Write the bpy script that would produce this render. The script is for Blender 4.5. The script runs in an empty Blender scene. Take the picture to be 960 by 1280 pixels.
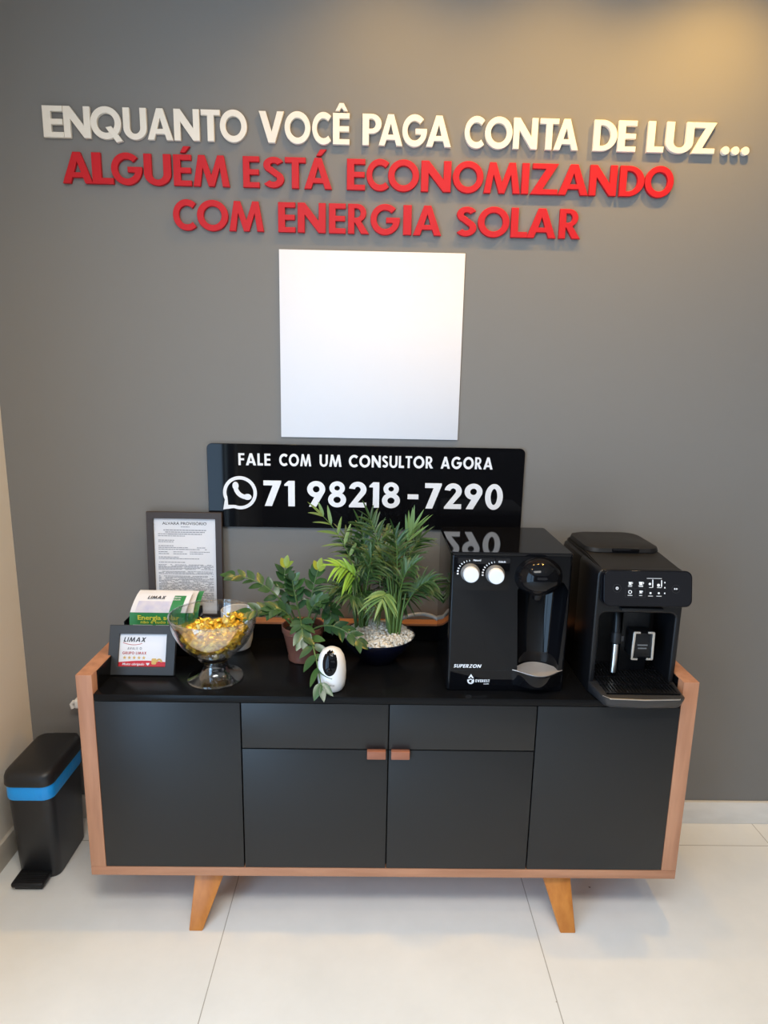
import bpy, bmesh, math, random
from mathutils import Vector, Matrix
S = bpy.context.scene
COL = S.collection
PI = math.pi
random.seed(7)

# ------------------------------------------------------------------ camera
def set_camera():
    cd = bpy.data.cameras.new('camera'); co = bpy.data.objects.new('camera', cd); COL.objects.link(co)
    f, pitch, roll, yaw = 808.58, math.radians(11.6184), math.radians(-1.1201), math.radians(0.9435)
    fw = Vector((math.sin(yaw)*math.cos(pitch), math.cos(yaw)*math.cos(pitch), -math.sin(pitch)))
    ri = Vector((math.cos(yaw), -math.sin(yaw), 0)); dn = fw.cross(ri)
    r2 = math.cos(roll)*ri + math.sin(roll)*dn; d2 = -math.sin(roll)*ri + math.cos(roll)*dn
    M = Matrix((r2, -d2, -fw)).transposed().to_4x4(); M.translation = Vector((-0.0487, -1.9631, 1.4774))
    co.matrix_world = M
    cd.sensor_fit = 'VERTICAL'; cd.sensor_height = 36.0; cd.lens = f*36.0/1280.0
    cd.clip_start = .02; cd.clip_end = 50
    S.camera = co
set_camera()

# ------------------------------------------------------------------ world, light, exposure
S.view_settings.view_transform = 'Standard'; S.view_settings.look = 'None'
S.view_settings.gamma = 1; S.view_settings.use_curve_mapping = False
S.view_settings.exposure = 0.0
W = bpy.data.worlds.new('world'); S.world = W; W.use_nodes = True
W.node_tree.nodes['Background'].inputs[0].default_value = (.70, .85, 1, 1)
W.node_tree.nodes['Background'].inputs[1].default_value = .3

def area_light(name, loc, rot, sx, sy, power, col):
    l = bpy.data.lights.new(name, 'AREA'); l.shape = 'RECTANGLE'; l.size = sx; l.size_y = sy; l.energy = power; l.color = col
    o = bpy.data.objects.new(name, l); COL.objects.link(o); o.location = loc; o.rotation_euler = rot
    return o
# daylight through the two glazed openings
WIN_L = (-3.3, -1.25, .015, 2.15)      # left wall opening y0,y1,z0,z1
WIN_F = (-.6, 3.0, .80, 1.95)         # street front opening x0,x1,z0,z1
RX, RY, RZ, LX = 3.2, -4.4, 2.70, -1.165
area_light('daylight_left', (LX-.12, (WIN_L[0]+WIN_L[1])/2, (WIN_L[2]+WIN_L[3])/2), (0, -PI/2, 0), WIN_L[3]-WIN_L[2], WIN_L[1]-WIN_L[0], 70, (.50, .79, 1.15))
area_light('daylight_front', ((WIN_F[0]+WIN_F[1])/2, RY-.12, (WIN_F[2]+WIN_F[3])/2), (PI/2, 0, 0), WIN_F[1]-WIN_F[0], WIN_F[3]-WIN_F[2], 12, (.95, .97, 1.02))
WARM = (1, .76, .48)
LAMPS = [((.86, -.30), 36, (1, .57, .10), 'close to the grey wall, above the right end of the sideboard'),
         ((.42, -.30), 20, (1, .57, .10), 'close to the grey wall, above the water purifier'),
         ((-.02, -.30), 15, (1, .58, .12), 'close to the grey wall, above the two plants'),
         ((-.55, -1.05), 15, (1, .64, .26), 'added as warm fill, left of the fill panel, near the beige side wall'),  # added lamp, only there to warm the left letters and wall
         ((1.5, -1.9), 26, (1, .70, .42), 'further into the shop, on the right')]
FILL_PANEL = (-.05, -1.9, 1.2, .6)        # overhead fill light added to brighten floor and wall, no known fixture: x, y, size
area_light('panel_fill', (FILL_PANEL[0], FILL_PANEL[1], RZ-.035), (0, 0, 0), FILL_PANEL[2], FILL_PANEL[3], 34, (1, .97, .90))

# ------------------------------------------------------------------ materials
def mat(name, col=(.5,.5,.5), rough=.5, metal=0, spec=.5, coat=0, ior=None, noise=None, bump=None, emit=None, trans=0):
    m = bpy.data.materials.new(name); m.use_nodes = True
    nt = m.node_tree; b = nt.nodes['Principled BSDF']
    b.inputs['Base Color'].default_value = (*col, 1); b.inputs['Roughness'].default_value = rough
    b.inputs['Metallic'].default_value = metal; b.inputs['Specular IOR Level'].default_value = spec
    b.inputs['Coat Weight'].default_value = coat; b.inputs['Coat Roughness'].default_value = .03
    if ior: b.inputs['IOR'].default_value = ior
    if trans: b.inputs['Transmission Weight'].default_value = trans
    if emit:
        b.inputs['Emission Color'].default_value = (*emit[0], 1); b.inputs['Emission Strength'].default_value = emit[1]
    tc = None
    if noise or bump:
        tc = nt.nodes.new('ShaderNodeTexCoord')
    if noise:      # (scale, colour2, stretch(x,y,z), detail)
        sc, c2, st = noise[0], noise[1], noise[2] if len(noise) > 2 else (1,1,1)
        mp = nt.nodes.new('ShaderNodeMapping'); mp.inputs['Scale'].default_value = st
        n = nt.nodes.new('ShaderNodeTexNoise'); n.inputs['Scale'].default_value = sc; n.inputs['Detail'].default_value = 6
        r = nt.nodes.new('ShaderNodeValToRGB'); r.color_ramp.elements[0].position = .33; r.color_ramp.elements[1].position = .68
        r.color_ramp.elements[0].color = (*col, 1); r.color_ramp.elements[1].color = (*c2, 1)
        L = nt.links.new
        L(tc.outputs['Object'], mp.inputs[0]); L(mp.outputs[0], n.inputs['Vector']); L(n.outputs[0], r.inputs[0]); L(r.outputs[0], b.inputs['Base Color'])
    if bump:       # (scale, strength, distance)
        n = nt.nodes.new('ShaderNodeTexNoise'); n.inputs['Scale'].default_value = bump[0]; n.inputs['Detail'].default_value = 3
        bp = nt.nodes.new('ShaderNodeBump'); bp.inputs['Strength'].default_value = bump[1]; bp.inputs['Distance'].default_value = bump[2]
        nt.links.new(tc.outputs['Object'], n.inputs['Vector']); nt.links.new(n.outputs[0], bp.inputs['Height']); nt.links.new(bp.outputs[0], b.inputs['Normal'])
    return m
def floor_mat():
    m = mat('porcelain_tile', (.69,.67,.625), .42, spec=.4)
    nt = m.node_tree; L = nt.links.new; N = nt.nodes.new; b = nt.nodes['Principled BSDF']
    tc = N('ShaderNodeTexCoord'); sp = N('ShaderNodeSeparateXYZ'); L(tc.outputs['Object'], sp.inputs[0])
    masks = []
    for ax, off in ((0, .4163), (1, -.121)):
        a = N('ShaderNodeMath'); a.operation = 'SUBTRACT'; L(sp.outputs[ax], a.inputs[0]); a.inputs[1].default_value = off - .855*20
        d = N('ShaderNodeMath'); d.operation = 'MODULO'; L(a.outputs[0], d.inputs[0]); d.inputs[1].default_value = .855
        c = N('ShaderNodeMath'); c.operation = 'LESS_THAN'; L(d.outputs[0], c.inputs[0]); c.inputs[1].default_value = .0026
        masks.append(c)
    mx = N('ShaderNodeMath'); mx.operation = 'MAXIMUM'; L(masks[0].outputs[0], mx.inputs[0]); L(masks[1].outputs[0], mx.inputs[1])
    n = N('ShaderNodeTexNoise'); n.inputs['Scale'].default_value = 3.5; n.inputs['Detail'].default_value = 9; n.inputs['Roughness'].default_value = .65
    L(tc.outputs['Object'], n.inputs['Vector'])
    r = N('ShaderNodeValToRGB'); r.color_ramp.elements[0].position = .3; r.color_ramp.elements[1].position = .7
    r.color_ramp.elements[0].color = (.765,.765,.735,1); r.color_ramp.elements[1].color = (.845,.84,.805,1); L(n.outputs[0], r.inputs[0])
    v = N('ShaderNodeTexVoronoi'); v.inputs['Scale'].default_value = 7; L(tc.outputs['Object'], v.inputs['Vector'])
    ls = N('ShaderNodeMath'); ls.operation = 'LESS_THAN'; L(v.outputs['Distance'], ls.inputs[0]); ls.inputs[1].default_value = .022
    mm = N('ShaderNodeMixRGB'); L(ls.outputs[0], mm.inputs[0]); L(r.outputs[0], mm.inputs[1]); mm.inputs[2].default_value = (.36,.33,.29,1)
    mg = N('ShaderNodeMixRGB'); L(mx.outputs[0], mg.inputs[0]); L(mm.outputs[0], mg.inputs[1]); mg.inputs[2].default_value = (.42,.40,.36,1)
    L(mg.outputs[0], b.inputs['Base Color'])
    return m
def clear_plastic():
    m = bpy.data.materials.new('clear_acrylic'); m.use_nodes = True; nt = m.node_tree; nt.nodes.clear(); N = nt.nodes.new; L = nt.links.new
    o = N('ShaderNodeOutputMaterial'); mx = N('ShaderNodeMixShader'); t = N('ShaderNodeBsdfTransparent'); g = N('ShaderNodeBsdfGlossy')
    g.inputs['Roughness'].default_value = .03; t.inputs[0].default_value = (.975,.98,.985,1)
    lw = N('ShaderNodeLayerWeight'); lw.inputs['Blend'].default_value = .36
    ma = N('ShaderNodeMath'); ma.operation = 'MULTIPLY_ADD'; ma.inputs[1].default_value = .75; ma.inputs[2].default_value = .05; ma.use_clamp = True
    L(lw.outputs['Facing'], ma.inputs[0])
    L(ma.outputs[0], mx.inputs[0]); L(t.outputs[0], mx.inputs[1]); L(g.outputs[0], mx.inputs[2]); L(mx.outputs[0], o.inputs[0])
    return m
def island_mat(name, cols, rough, metal=0, bump=None):
    m = mat(name, cols[0], rough, metal, bump=bump); nt = m.node_tree; N = nt.nodes.new; L = nt.links.new
    g = N('ShaderNodeNewGeometry'); r = N('ShaderNodeValToRGB')
    el = r.color_ramp.elements
    while len(el) < len(cols): el.new(.5)
    for i, c in enumerate(cols): el[i].position = i/(len(cols)-1); el[i].color = (*c, 1)
    L(g.outputs['Random Per Island'], r.inputs[0]); L(r.outputs[0], nt.nodes['Principled BSDF'].inputs['Base Color'])
    return m
M = dict(
    wall=mat('grey_wall_paint', (.214,.206,.195), .75, spec=.25, bump=(90,.05,.002)),
    beige=mat('beige_wall_paint', (.78,.70,.60), .8, spec=.2, bump=(90,.05,.002)),
    dark=mat('shop_wall_paint', (.12,.115,.11), .8, spec=.2),
    ceil=mat('ceiling_paint', (.78,.77,.75), .85, spec=.2),
    base=mat('white_baseboard', (.72,.69,.64), .45, noise=(9,(.80,.77,.72),(1,1,3))),
    basel=mat('beige_baseboard', (.62,.55,.46), .5),
    floor=floor_mat(),
    cream=mat('cream_letter', (.88,.80,.69), .5),
    red=mat('red_letter', (.55,.010,.018), .5, spec=.3),
    white=mat('white_print', (.88,.88,.90), .45),
    panel=mat('white_panel', (.82,.80,.82), .5),
    gloss=mat('gloss_black_acrylic', (.004,.004,.005), .035, spec=.20),
    wood=mat('walnut_laminate', (.42,.185,.098), .5, noise=(5,(.54,.255,.140),(9,9,.9)), bump=(60,.06,.001)),
    woodh=mat('walnut_laminate_long', (.42,.185,.098), .5, noise=(5,(.54,.255,.140),(.9,9,9))),
    leg=mat('stained_leg_wood', (.48,.155,.022), .42, noise=(6,(.60,.22,.038),(8,8,.8))),
    handle=mat('handle_wood', (.28,.095,.05), .45, noise=(8,(.36,.13,.07),(1,8,8))),
    door=mat('charcoal_laminate', (.0095,.010,.0108), .40, spec=.45),
    top=mat('black_laminate', (.006,.006,.0065), .22, spec=.12),
    gap=mat('carcass_black', (.006,.006,.006), .7),
    black=mat('black_plastic', (.006,.006,.007), .34, spec=.34),
    blackm=mat('matt_black_plastic', (.009,.009,.010), .45, spec=.35),
    piano=mat('piano_black', (.004,.004,.005), .05, spec=.22),
    pianob=mat('machine_gloss_black', (.004,.004,.006), .07, spec=.16),
    grey=mat('grey_plastic', (.16,.16,.16), .4),
    darkgrey=mat('dark_grey_plastic', (.022,.022,.024), .40),
    steel=mat('brushed_steel', (.72,.70,.67), .30, metal=1),
    steelt=mat('hammered_steel', (.80,.72,.66), .38, metal=.55, bump=(110,.5,.002)),
    knob=mat('white_knob', (.84,.85,.87), .35),
    frame=mat('dark_brown_frame', (.045,.032,.028), .5),
    frameb=mat('black_card_frame', (.035,.036,.038), .5),
    paper=mat('white_paper', (.86,.85,.88), .7),
    ink=mat('grey_ink', (.30,.30,.34), .8),
    inkd=mat('dark_ink', (.06,.06,.07), .8),
    inkr=mat('red_ink', (.45,.03,.03), .6),
    redband=mat('red_card_print', (.62,.02,.03), .5),
    gold=mat('gold_print', (.70,.44,.12), .5),
    green=mat('green_print', (.03,.26,.075), .4),
    yellow=mat('yellow_print', (.85,.83,.10), .5),
    lav=mat('lavender_print', (.62,.60,.76), .45, noise=(30,(.80,.76,.80))),
    clear=clear_plastic(),
    foil=mat('gold_foil', (.92,.60,.07), .24, metal=.75, bump=(140,.9,.004)),
    foilw=mat('pale_gold_foil', (.95,.76,.26), .26, metal=.6, bump=(140,.9,.004)),
    ceramic=mat('white_ceramic', (.82,.80,.77), .35),
    copper=mat('copper_pot', (.19,.072,.048), .30, spec=.5, noise=(14,(.24,.10,.07))),
    soil=mat('potting_soil', (.02,.013,.009), .9, bump=(80,1,.01)),
    navy=mat('navy_glazed_pot', (.003,.004,.012), .10, coat=.5),
    pebble=island_mat('white_pebbles', [(.66,.58,.46),(.88,.82,.72),(.78,.73,.64),(.93,.90,.83)], .6),
    zz=island_mat('waxy_leaf', [(.018,.055,.013),(.038,.095,.022),(.026,.075,.034),(.06,.125,.033)], .25),
    zzy=island_mat('young_leaf', [(.34,.36,.035),(.22,.32,.05)], .35),
    zzs=mat('green_stalk', (.10,.17,.05), .45),
    palm=island_mat('palm_leaf', [(.018,.055,.012),(.035,.085,.020),(.06,.12,.038),(.025,.065,.020)], .40),
    palml=island_mat('pale_palm_leaf', [(.16,.26,.075),(.12,.22,.06)], .42),
    palmy=island_mat('lime_palm_leaf', [(.22,.42,.035),(.16,.34,.04)], .42),
    palms=mat('palm_stem', (.10,.19,.04), .45),
    camw=mat('white_camera_shell', (.84,.83,.82), .30),
    cable=mat('white_cable', (.88,.82,.75), .45),
    bag=mat('blue_bag', (.008,.36,.95), .32, bump=(40,.5,.006)),
    bin=mat('black_bin_plastic', (.012,.013,.015), .40, spec=.5, bump=(300,.12,.001)),
    lens=mat('lamp_lens', (.9,.85,.75), .4, emit=(WARM, 6)),
    lampring=mat('white_lamp_ring', (.8,.8,.8), .4),
)

# ------------------------------------------------------------------ object helpers
ROOT = {}
def tag(o, label, cat, group=None):
    o['label'] = label; o['category'] = cat
    if group: o['group'] = group
    return o
def thing(name, label, cat, loc=(0,0,0), rot=(0,0,0), group=None):
    o = bpy.data.objects.new(name, None); COL.objects.link(o); o.location = loc; o.rotation_euler = rot; o.empty_display_size = .05
    ROOT[o] = Vector(loc)
    return tag(o, label, cat, group)
def finish(me, m, smooth=True, angle=35):
    if isinstance(m, (list, tuple)):
        for k in m: me.materials.append(k)
    elif m: me.materials.append(m)
    if smooth:
        for p in me.polygons: p.use_smooth = True
        me.set_sharp_from_angle(angle=math.radians(angle))
def link(name, me, parent=None, local=False, loc=None):
    """mesh data in world coordinates unless local; children are stored relative to their thing"""
    o = bpy.data.objects.new(name, me); COL.objects.link(o)
    if parent is not None:
        o.parent = parent
        base = ROOT.get(parent, Vector((0,0,0))); ROOT[o] = base
        if not local: me.transform(Matrix.Translation(-base))
    else:
        ROOT[o] = Vector((0,0,0))
        if loc is not None:
            me.transform(Matrix.Translation(-Vector(loc))); o.location = loc; ROOT[o] = Vector(loc)
    return o
def obj(name, bm, m, parent=None, smooth=True, angle=35, local=False, loc=None, label=None):
    bmesh.ops.recalc_face_normals(bm, faces=bm.faces[:])
    me = bpy.data.meshes.new(name); bm.to_mesh(me); bm.free()
    finish(me, m, smooth, angle)
    o = link(name, me, parent, local, loc)
    if label: o['label'] = label
    return o
def struct(name, bm, m):
    o = obj(name, bm, m); o['kind'] = 'structure'; return o
def merge(bm, b2, Mx=None):
    me = bpy.data.meshes.new('t'); b2.to_mesh(me); b2.free()
    if Mx is not None: me.transform(Mx)
    bm.from_mesh(me); bpy.data.meshes.remove(me)
def box(x0, x1, y0, y1, z0, z1, bev=0, seg=2, bm=None, Mx=None):
    b = bmesh.new(); bmesh.ops.create_cube(b, size=1)
    for v in b.verts:
        v.co = Vector(((x0+x1)/2 + v.co.x*(x1-x0), (y0+y1)/2 + v.co.y*(y1-y0), (z0+z1)/2 + v.co.z*(z1-z0)))
    if bev: bmesh.ops.bevel(b, geom=b.edges[:], offset=bev, segments=seg, profile=.5, affect='EDGES')
    if bm is None:
        if Mx is not None: b.transform(Mx)
        return b
    merge(bm, b, Mx); return bm
def lathe(prof, cx, cy, seg=40, bm=None, closed=False):
    b = bmesh.new(); rings = []
    for r, z in prof:
        if r < 1e-6: rings.append([b.verts.new((cx, cy, z))])
        else: rings.append([b.verts.new((cx + r*math.cos(2*PI*k/seg), cy + r*math.sin(2*PI*k/seg), z)) for k in range(seg)])
    pairs = list(zip(rings, rings[1:])) + ([(rings[-1], rings[0])] if closed else [])
    for a, c in pairs:
        for k in range(seg):
            q = [a[k % len(a)], a[(k+1) % len(a)], c[(k+1) % len(c)], c[k % len(c)]]
            u = []
            for v in q:
                if v not in u: u.append(v)
            if len(u) >= 3: b.faces.new(u)
    if bm is None: return b
    merge(bm, b); return bm
def tube(pts, rad, seg=8, bm=None, cap=True):
    b = bmesh.new(); pts = [Vector(p) for p in pts]; rings = []
    rads = rad if isinstance(rad, (list, tuple)) else [rad]*len(pts)
    up = Vector((0,0,1)); prev = None
    for i, p in enumerate(pts):
        d = (pts[min(i+1, len(pts)-1)] - pts[max(i-1, 0)]).normalized()
        if prev is None: n = d.orthogonal().normalized()
        else:
            n = prev - d*prev.dot(d)
            n = n.normalized() if n.length > 1e-6 else d.orthogonal().normalized()
        prev = n; q = d.cross(n)
        rings.append([b.verts.new(p + rads[i]*(math.cos(2*PI*k/seg)*n + math.sin(2*PI*k/seg)*q)) for k in range(seg)])
    for a, c in zip(rings, rings[1:]):
        for k in range(seg): b.faces.new((a[k], a[(k+1)%seg], c[(k+1)%seg], c[k]))
    if cap: b.faces.new(rings[0][::-1]); b.faces.new(rings[-1])
    if bm is None: return b
    merge(bm, b); return bm
def ellipsoid(c, rx, ry, rz, bm=None, u=24, v=14, Mx=None):
    b = bmesh.new(); bmesh.ops.create_uvsphere(b, u_segments=u, v_segments=v, radius=1)
    for w in b.verts: w.co = Vector((w.co.x*rx, w.co.y*ry, w.co.z*rz))
    if Mx is not None: b.transform(Mx)
    b.transform(Matrix.Translation(c))
    if bm is None: return b
    merge(bm, b); return bm
def rrect(hx, hy, r, n=6):
    out = []
    for sx, sy, a0 in ((1,1,0), (-1,1,90), (-1,-1,180), (1,-1,270)):
        for k in range(n+1):
            a = math.radians(a0 + 90*k/n); out.append((sx*(hx-r) + r*math.cos(a), sy*(hy-r) + r*math.sin(a)))
    return out
def loft(levels, bm=None, cap=True):
    """levels: (z, cx, cy, hx, hy, r)"""
    b = bmesh.new(); rings = []
    for z, cx, cy, hx, hy, r in levels: rings.append([b.verts.new((cx+x, cy+y, z)) for x, y in rrect(hx, hy, r)])
    n = len(rings[0])
    for a, c in zip(rings, rings[1:]):
        for k in range(n): b.faces.new((a[k], a[(k+1)%n], c[(k+1)%n], c[k]))
    if cap: b.faces.new(rings[0][::-1]); b.faces.new(rings[-1])
    if bm is None: return b
    merge(bm, b); return bm
DG = None
def curve_mesh(cu):
    o = bpy.data.objects.new('tmp', cu); COL.objects.link(o)
    dg = bpy.context.evaluated_depsgraph_get(); dg.update()
    me = bpy.data.meshes.new_from_object(o.evaluated_get(dg)); bpy.data.objects.remove(o); bpy.data.curves.remove(cu)
    return me
def prism(splines, depth, bevel=0, seg=2):
    """filled 2D outlines (holes allowed): local x right, y up, front at +z = depth, back at 0"""
    cu = bpy.data.curves.new('t', 'CURVE'); cu.dimensions = '2D'; cu.fill_mode = 'BOTH'
    cu.extrude = max(depth/2 - bevel, 1e-5); cu.bevel_depth = bevel; cu.bevel_resolution = seg; cu.offset = -bevel
    for pts in splines:
        s = cu.splines.new('POLY'); s.points.add(len(pts)-1); s.use_cyclic_u = True
        for p, q in zip(s.points, pts): p.co = (q[0], q[1], 0, 1)
    me = curve_mesh(cu); me.transform(Matrix.Translation((0,0,depth/2))); me.materials.clear()
    return me
def text(s, size, depth=.0004, bold=0, shear=0, align='LEFT', spacing=1):
    cu = bpy.data.curves.new('t', 'FONT'); cu.body = s; cu.size = size; cu.extrude = depth/2; cu.offset = bold; cu.shear = shear
    cu.align_x = align; cu.space_character = spacing; cu.resolution_u = 3
    me = curve_mesh(cu); me.transform(Matrix.Translation((0,0,depth/2))); me.materials.clear()
    return me
def text_fit(s, x0, x1, y0, height, depth=.0004, bold=0, shear=0):
    """text scaled to fill x0..x1 with its cap/body height"""
    me = text(s, 1, .0004, bold, shear)
    xs = [v.co.x for v in me.vertices]; ys = [v.co.y for v in me.vertices]; a, b = min(xs), max(xs)
    cap = .70
    for v in me.vertices:
        v.co = Vector((x0 + (v.co.x-a)/(b-a)*(x1-x0), y0 + v.co.y/cap*height, v.co.z/.0004*depth))
    return me
UP = Matrix(((1,0,0,0),(0,0,-1,0),(0,1,0,0),(0,0,0,1)))       # local x,y,z -> x,-z(y),z : stands the outline up, facing -y
def stand(me, x=0, y=0, z=0): me.transform(Matrix.Translation((x, y, z)) @ UP); return me
def joined(meshes):
    bm = bmesh.new()
    for me in meshes: bm.from_mesh(me); bpy.data.meshes.remove(me)
    me = bpy.data.meshes.new('j'); bm.to_mesh(me); bm.free(); return me
def put(name, me, m, parent=None, local=False, loc=None, smooth=True, label=None):
    me.name = name; finish(me, m, smooth); o = link(name, me, parent, local, loc)
    if label: o['label'] = label
    return o
def boolean(me, cutters, op='DIFFERENCE'):
    o = bpy.data.objects.new('a', me); COL.objects.link(o); cs = []
    for cm in cutters:
        c = bpy.data.objects.new('c', cm); COL.objects.link(c); cs.append(c)
        md = o.modifiers.new('b', 'BOOLEAN'); md.object = c; md.operation = op; md.solver = 'EXACT'
    dg = bpy.context.evaluated_depsgraph_get(); dg.update()
    out = bpy.data.meshes.new_from_object(o.evaluated_get(dg))
    for c in cs: bpy.data.objects.remove(c)
    bpy.data.objects.remove(o)
    out.materials.clear()
    return out
def bm_mesh(b):
    bmesh.ops.recalc_face_normals(b, faces=b.faces[:]); me = bpy.data.meshes.new('m'); b.to_mesh(me); b.free(); return me

# ------------------------------------------------------------------ lettering (geometric sans capitals, cap height 1)
def arc(cx, cy, rx, ry, a0, a1, n=26):
    return [(cx + rx*math.cos(math.radians(a0+(a1-a0)*k/n)), cy + ry*math.sin(math.radians(a0+(a1-a0)*k/n))) for k in range(n+1)]
def circ(cx, cy, rx, ry, n=44): return arc(cx, cy, rx, ry, 0, 360, n)[:-1]
def offs(path, w):
    L_, R_ = [], []
    for i, p in enumerate(path):
        a = Vector(path[max(i-1,0)]); c = Vector(path[min(i+1, len(path)-1)]); d = (c-a).normalized(); n = Vector((-d.y, d.x))
        L_.append((p[0]+n.x*w, p[1]+n.y*w)); R_.append((p[0]-n.x*w, p[1]-n.y*w))
    return L_ + R_[::-1]
def glyph(ch, s=.215, b=.175):
    """returns list of pieces; a piece is a list of closed outlines"""
    if ch == 'E':
        W_ = .54; return [[[(0,0),(W_,0),(W_,b),(s,b),(s,.5-b/2),(W_*.97,.5-b/2),(W_*.97,.5+b/2),(s,.5+b/2),(s,1-b),(W_,1-b),(W_,1),(0,1)]]]
    if ch == 'F':
        W_ = .54; return [[[(0,0),(s,0),(s,.41),(W_*.95,.41),(W_*.95,.41+b),(s,.41+b),(s,1-b),(W_,1-b),(W_,1),(0,1)]]]
    if ch == 'L': return [[[(0,0),(.5,0),(.5,b+.02),(s,b+.02),(s,1),(0,1)]]]
    if ch == 'T': return [[[(.31-s/2,0),(.31+s/2,0),(.31+s/2,1-b),(.62,1-b),(.62,1),(0,1),(0,1-b),(.31-s/2,1-b)]]]
    if ch == 'I': return [[[(0,0),(s,0),(s,1),(0,1)]]]
    if ch == 'N':
        W_ = .86; return [[[(0,0),(s,0),(s,.60),(W_-s*1.02,0),(W_,0),(W_,1),(W_-s,1),(W_-s,.40),(s*1.02,1),(0,1)]]]
    if ch == 'M': return [[[(0,0),(.22,0),(.30,.60),(.48,0),(.66,0),(.84,.60),(.92,0),(1.14,0),(.97,1),(.77,1),(.57,.36),(.37,1),(.17,1)]]]
    if ch in 'AÁ':
        W_ = .92; p = [[[(0,0),(.235,0),(.30,.19),(W_-.30,.19),(W_-.235,0),(W_,0),(.575,1),(.345,1)], [(.355,.355),(W_-.355,.355),(W_/2,.70)]]]
        if ch == 'Á': p.append([[(.40,1.06),(.56,1.06),(.74,1.27),(.53,1.27)]])
        return p
    if ch in 'ÉÊ':
        p = glyph('E', s, b)
        p.append([[(.22,1.06),(.36,1.06),(.52,1.26),(.32,1.26)]] if ch == 'É' else [[(.08,1.06),(.21,1.06),(.28,1.17),(.35,1.06),(.48,1.06),(.35,1.31),(.21,1.31)]])
        return p
    if ch == 'V':
        W_ = .86; return [[[(0,1),(.235,1),(W_/2,.36),(W_-.235,1),(W_,1),(W_/2+.115,0),(W_/2-.115,0)]]]
    if ch == 'D': return [[[(0,0),(.27,0)] + arc(.27,.5,.50,.5,-90,90) + [(0,1)], [(s,b),(.27,b)] + arc(.27,.5,.50-s,.5-b,-90,90) + [(s,1-b)]]]
    if ch == 'P': return [[[(0,0),(s,0),(s,.37),(.30,.37)] + arc(.30,.685,.315,.315,-90,90) + [(0,1)], [(s,.53),(.29,.53)] + arc(.29,.685,.13,.155,-90,90) + [(s,.84)]]]
    if ch == 'R': return [[[(0,0),(s,0),(s,.37),(.23,.37),(.44,0),(.71,0),(.44,.42)] + arc(.31,.70,.30,.30,-58,90) + [(0,1)], [(s,.54),(.29,.54)] + arc(.29,.695,.125,.15,-90,90) + [(s,.845)]]]
    if ch == 'O': return [[circ(.52,.5,.52,.52), circ(.52,.5,.30,.31)]]
    if ch == 'Q': return [[circ(.52,.5,.52,.52), circ(.52,.5,.30,.31)], [[(.50,.36),(.70,.40),(1.08,-.06),(.86,-.12)]]]
    if ch == 'C': return [[arc(.52,.5,.52,.52,48,312,40) + arc(.52,.5,.30,.31,314,46,40)]]
    if ch == 'G': return [[arc(.52,.5,.52,.52,44,360,46) + [(1.03,.57),(.55,.57),(.55,.39),(.78,.39)] + arc(.52,.5,.30,.31,332,44,40)]]
    if ch == 'S':
        path = arc(.30,.735,.185,.165,22,245,22) + arc(.285,.285,.20,.185,62,-150,24)
        return [[offs(path, .098)]]
    if ch == 'U': return [[[(0,1)] + arc(.38,.37,.38,.385,180,360,30) + [(.76,1),(.76-s,1)] + arc(.38,.37,.38-s,.385-s+.02,360,180,26) + [(s,1)]]]
    if ch == 'Z': return [[[(0,0),(.68,0),(.68,b),(.31,b),(.68,1),(.04,1),(.04,1-b),(.37,1-b)]]]
    if ch == 'X': return [[[(0,0),(.25,0),(.41,.30),(.57,0),(.82,0),(.545,.50),(.80,1),(.56,1),(.41,.71),(.26,1),(.02,1),(.275,.50)]]]
    if ch == '.': return [[circ(.14,.12,.14,.14)]]
    if ch == '-': return [[[(0,.36),(.36,.36),(.36,.55),(0,.55)]]]
    if ch == '7': return [[[(.0,1),(.58,1),(.58,.93),(.27,0),(.03,0),(.30,.81),(0,.81)]]]
    if ch == '1': return [[[(.0,.80),(.0,.86),(.13,1),(.34,1),(.34,0),(.125,0),(.125,.80)]]]
    if ch == '0': return [[circ(.31,.5,.31,.51), circ(.31,.5,.115,.32)]]
    if ch == '9': return [[arc(.31,.69,.31,.32,-24,258,36) + [(.06,0),(.31,0)], circ(.31,.69,.115,.125)]]
    if ch == '8': return [[arc(.31,.745,.265,.265,-50.7,230.7,34) + arc(.31,.29,.31,.30,123,417,36), circ(.31,.745,.095,.095), circ(.31,.285,.125,.125)]]
    if ch == '2': return [[arc(.30,.70,.30,.31,172,-38,26) + [(.30,.19),(.60,.19),(.60,0),(0,0),(0,.07)] + arc(.30,.70,.10,.115,-38,172,20)]]
    return []
def glyph_width(ch):
    xs = [p[0] for pc in glyph(ch)[:1] for sp in pc for p in sp]; return min(xs), max(xs)
def glyph_mesh(ch, x0, x1, h, depth, bevel, s=.215, b=.175):
    a, c = glyph_width(ch); k = (x1-x0)/(c-a); ms = []
    for i, pc in enumerate(glyph(ch, s, b)):
        ms.append(prism([[((p[0]-a)*k, p[1]*h) for p in sp] for sp in pc], depth + (.0004 if i else 0), bevel))
    me = joined(ms); me.transform(Matrix.Translation((x0,0,0))); return me

def gword(s, x0, x1, y0, h, depth=.0004, space=.13, shear=0, sw=.2, bw=.17):
    ws = [glyph_width(c)[1]-glyph_width(c)[0] if c != ' ' else .3 for c in s]; tot = sum(ws) + space*(len(s)-1); k = (x1-x0)/tot; x = x0; ms = []
    for c, w_ in zip(s, ws):
        if c != ' ': ms.append(glyph_mesh(c, x, x+w_*k, h, depth, 0, sw, bw))
        x += (w_+space)*k
    me = joined(ms)
    for v in me.vertices: v.co = Vector((v.co.x + shear*v.co.y, v.co.y + y0, v.co.z))
    return me

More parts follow.
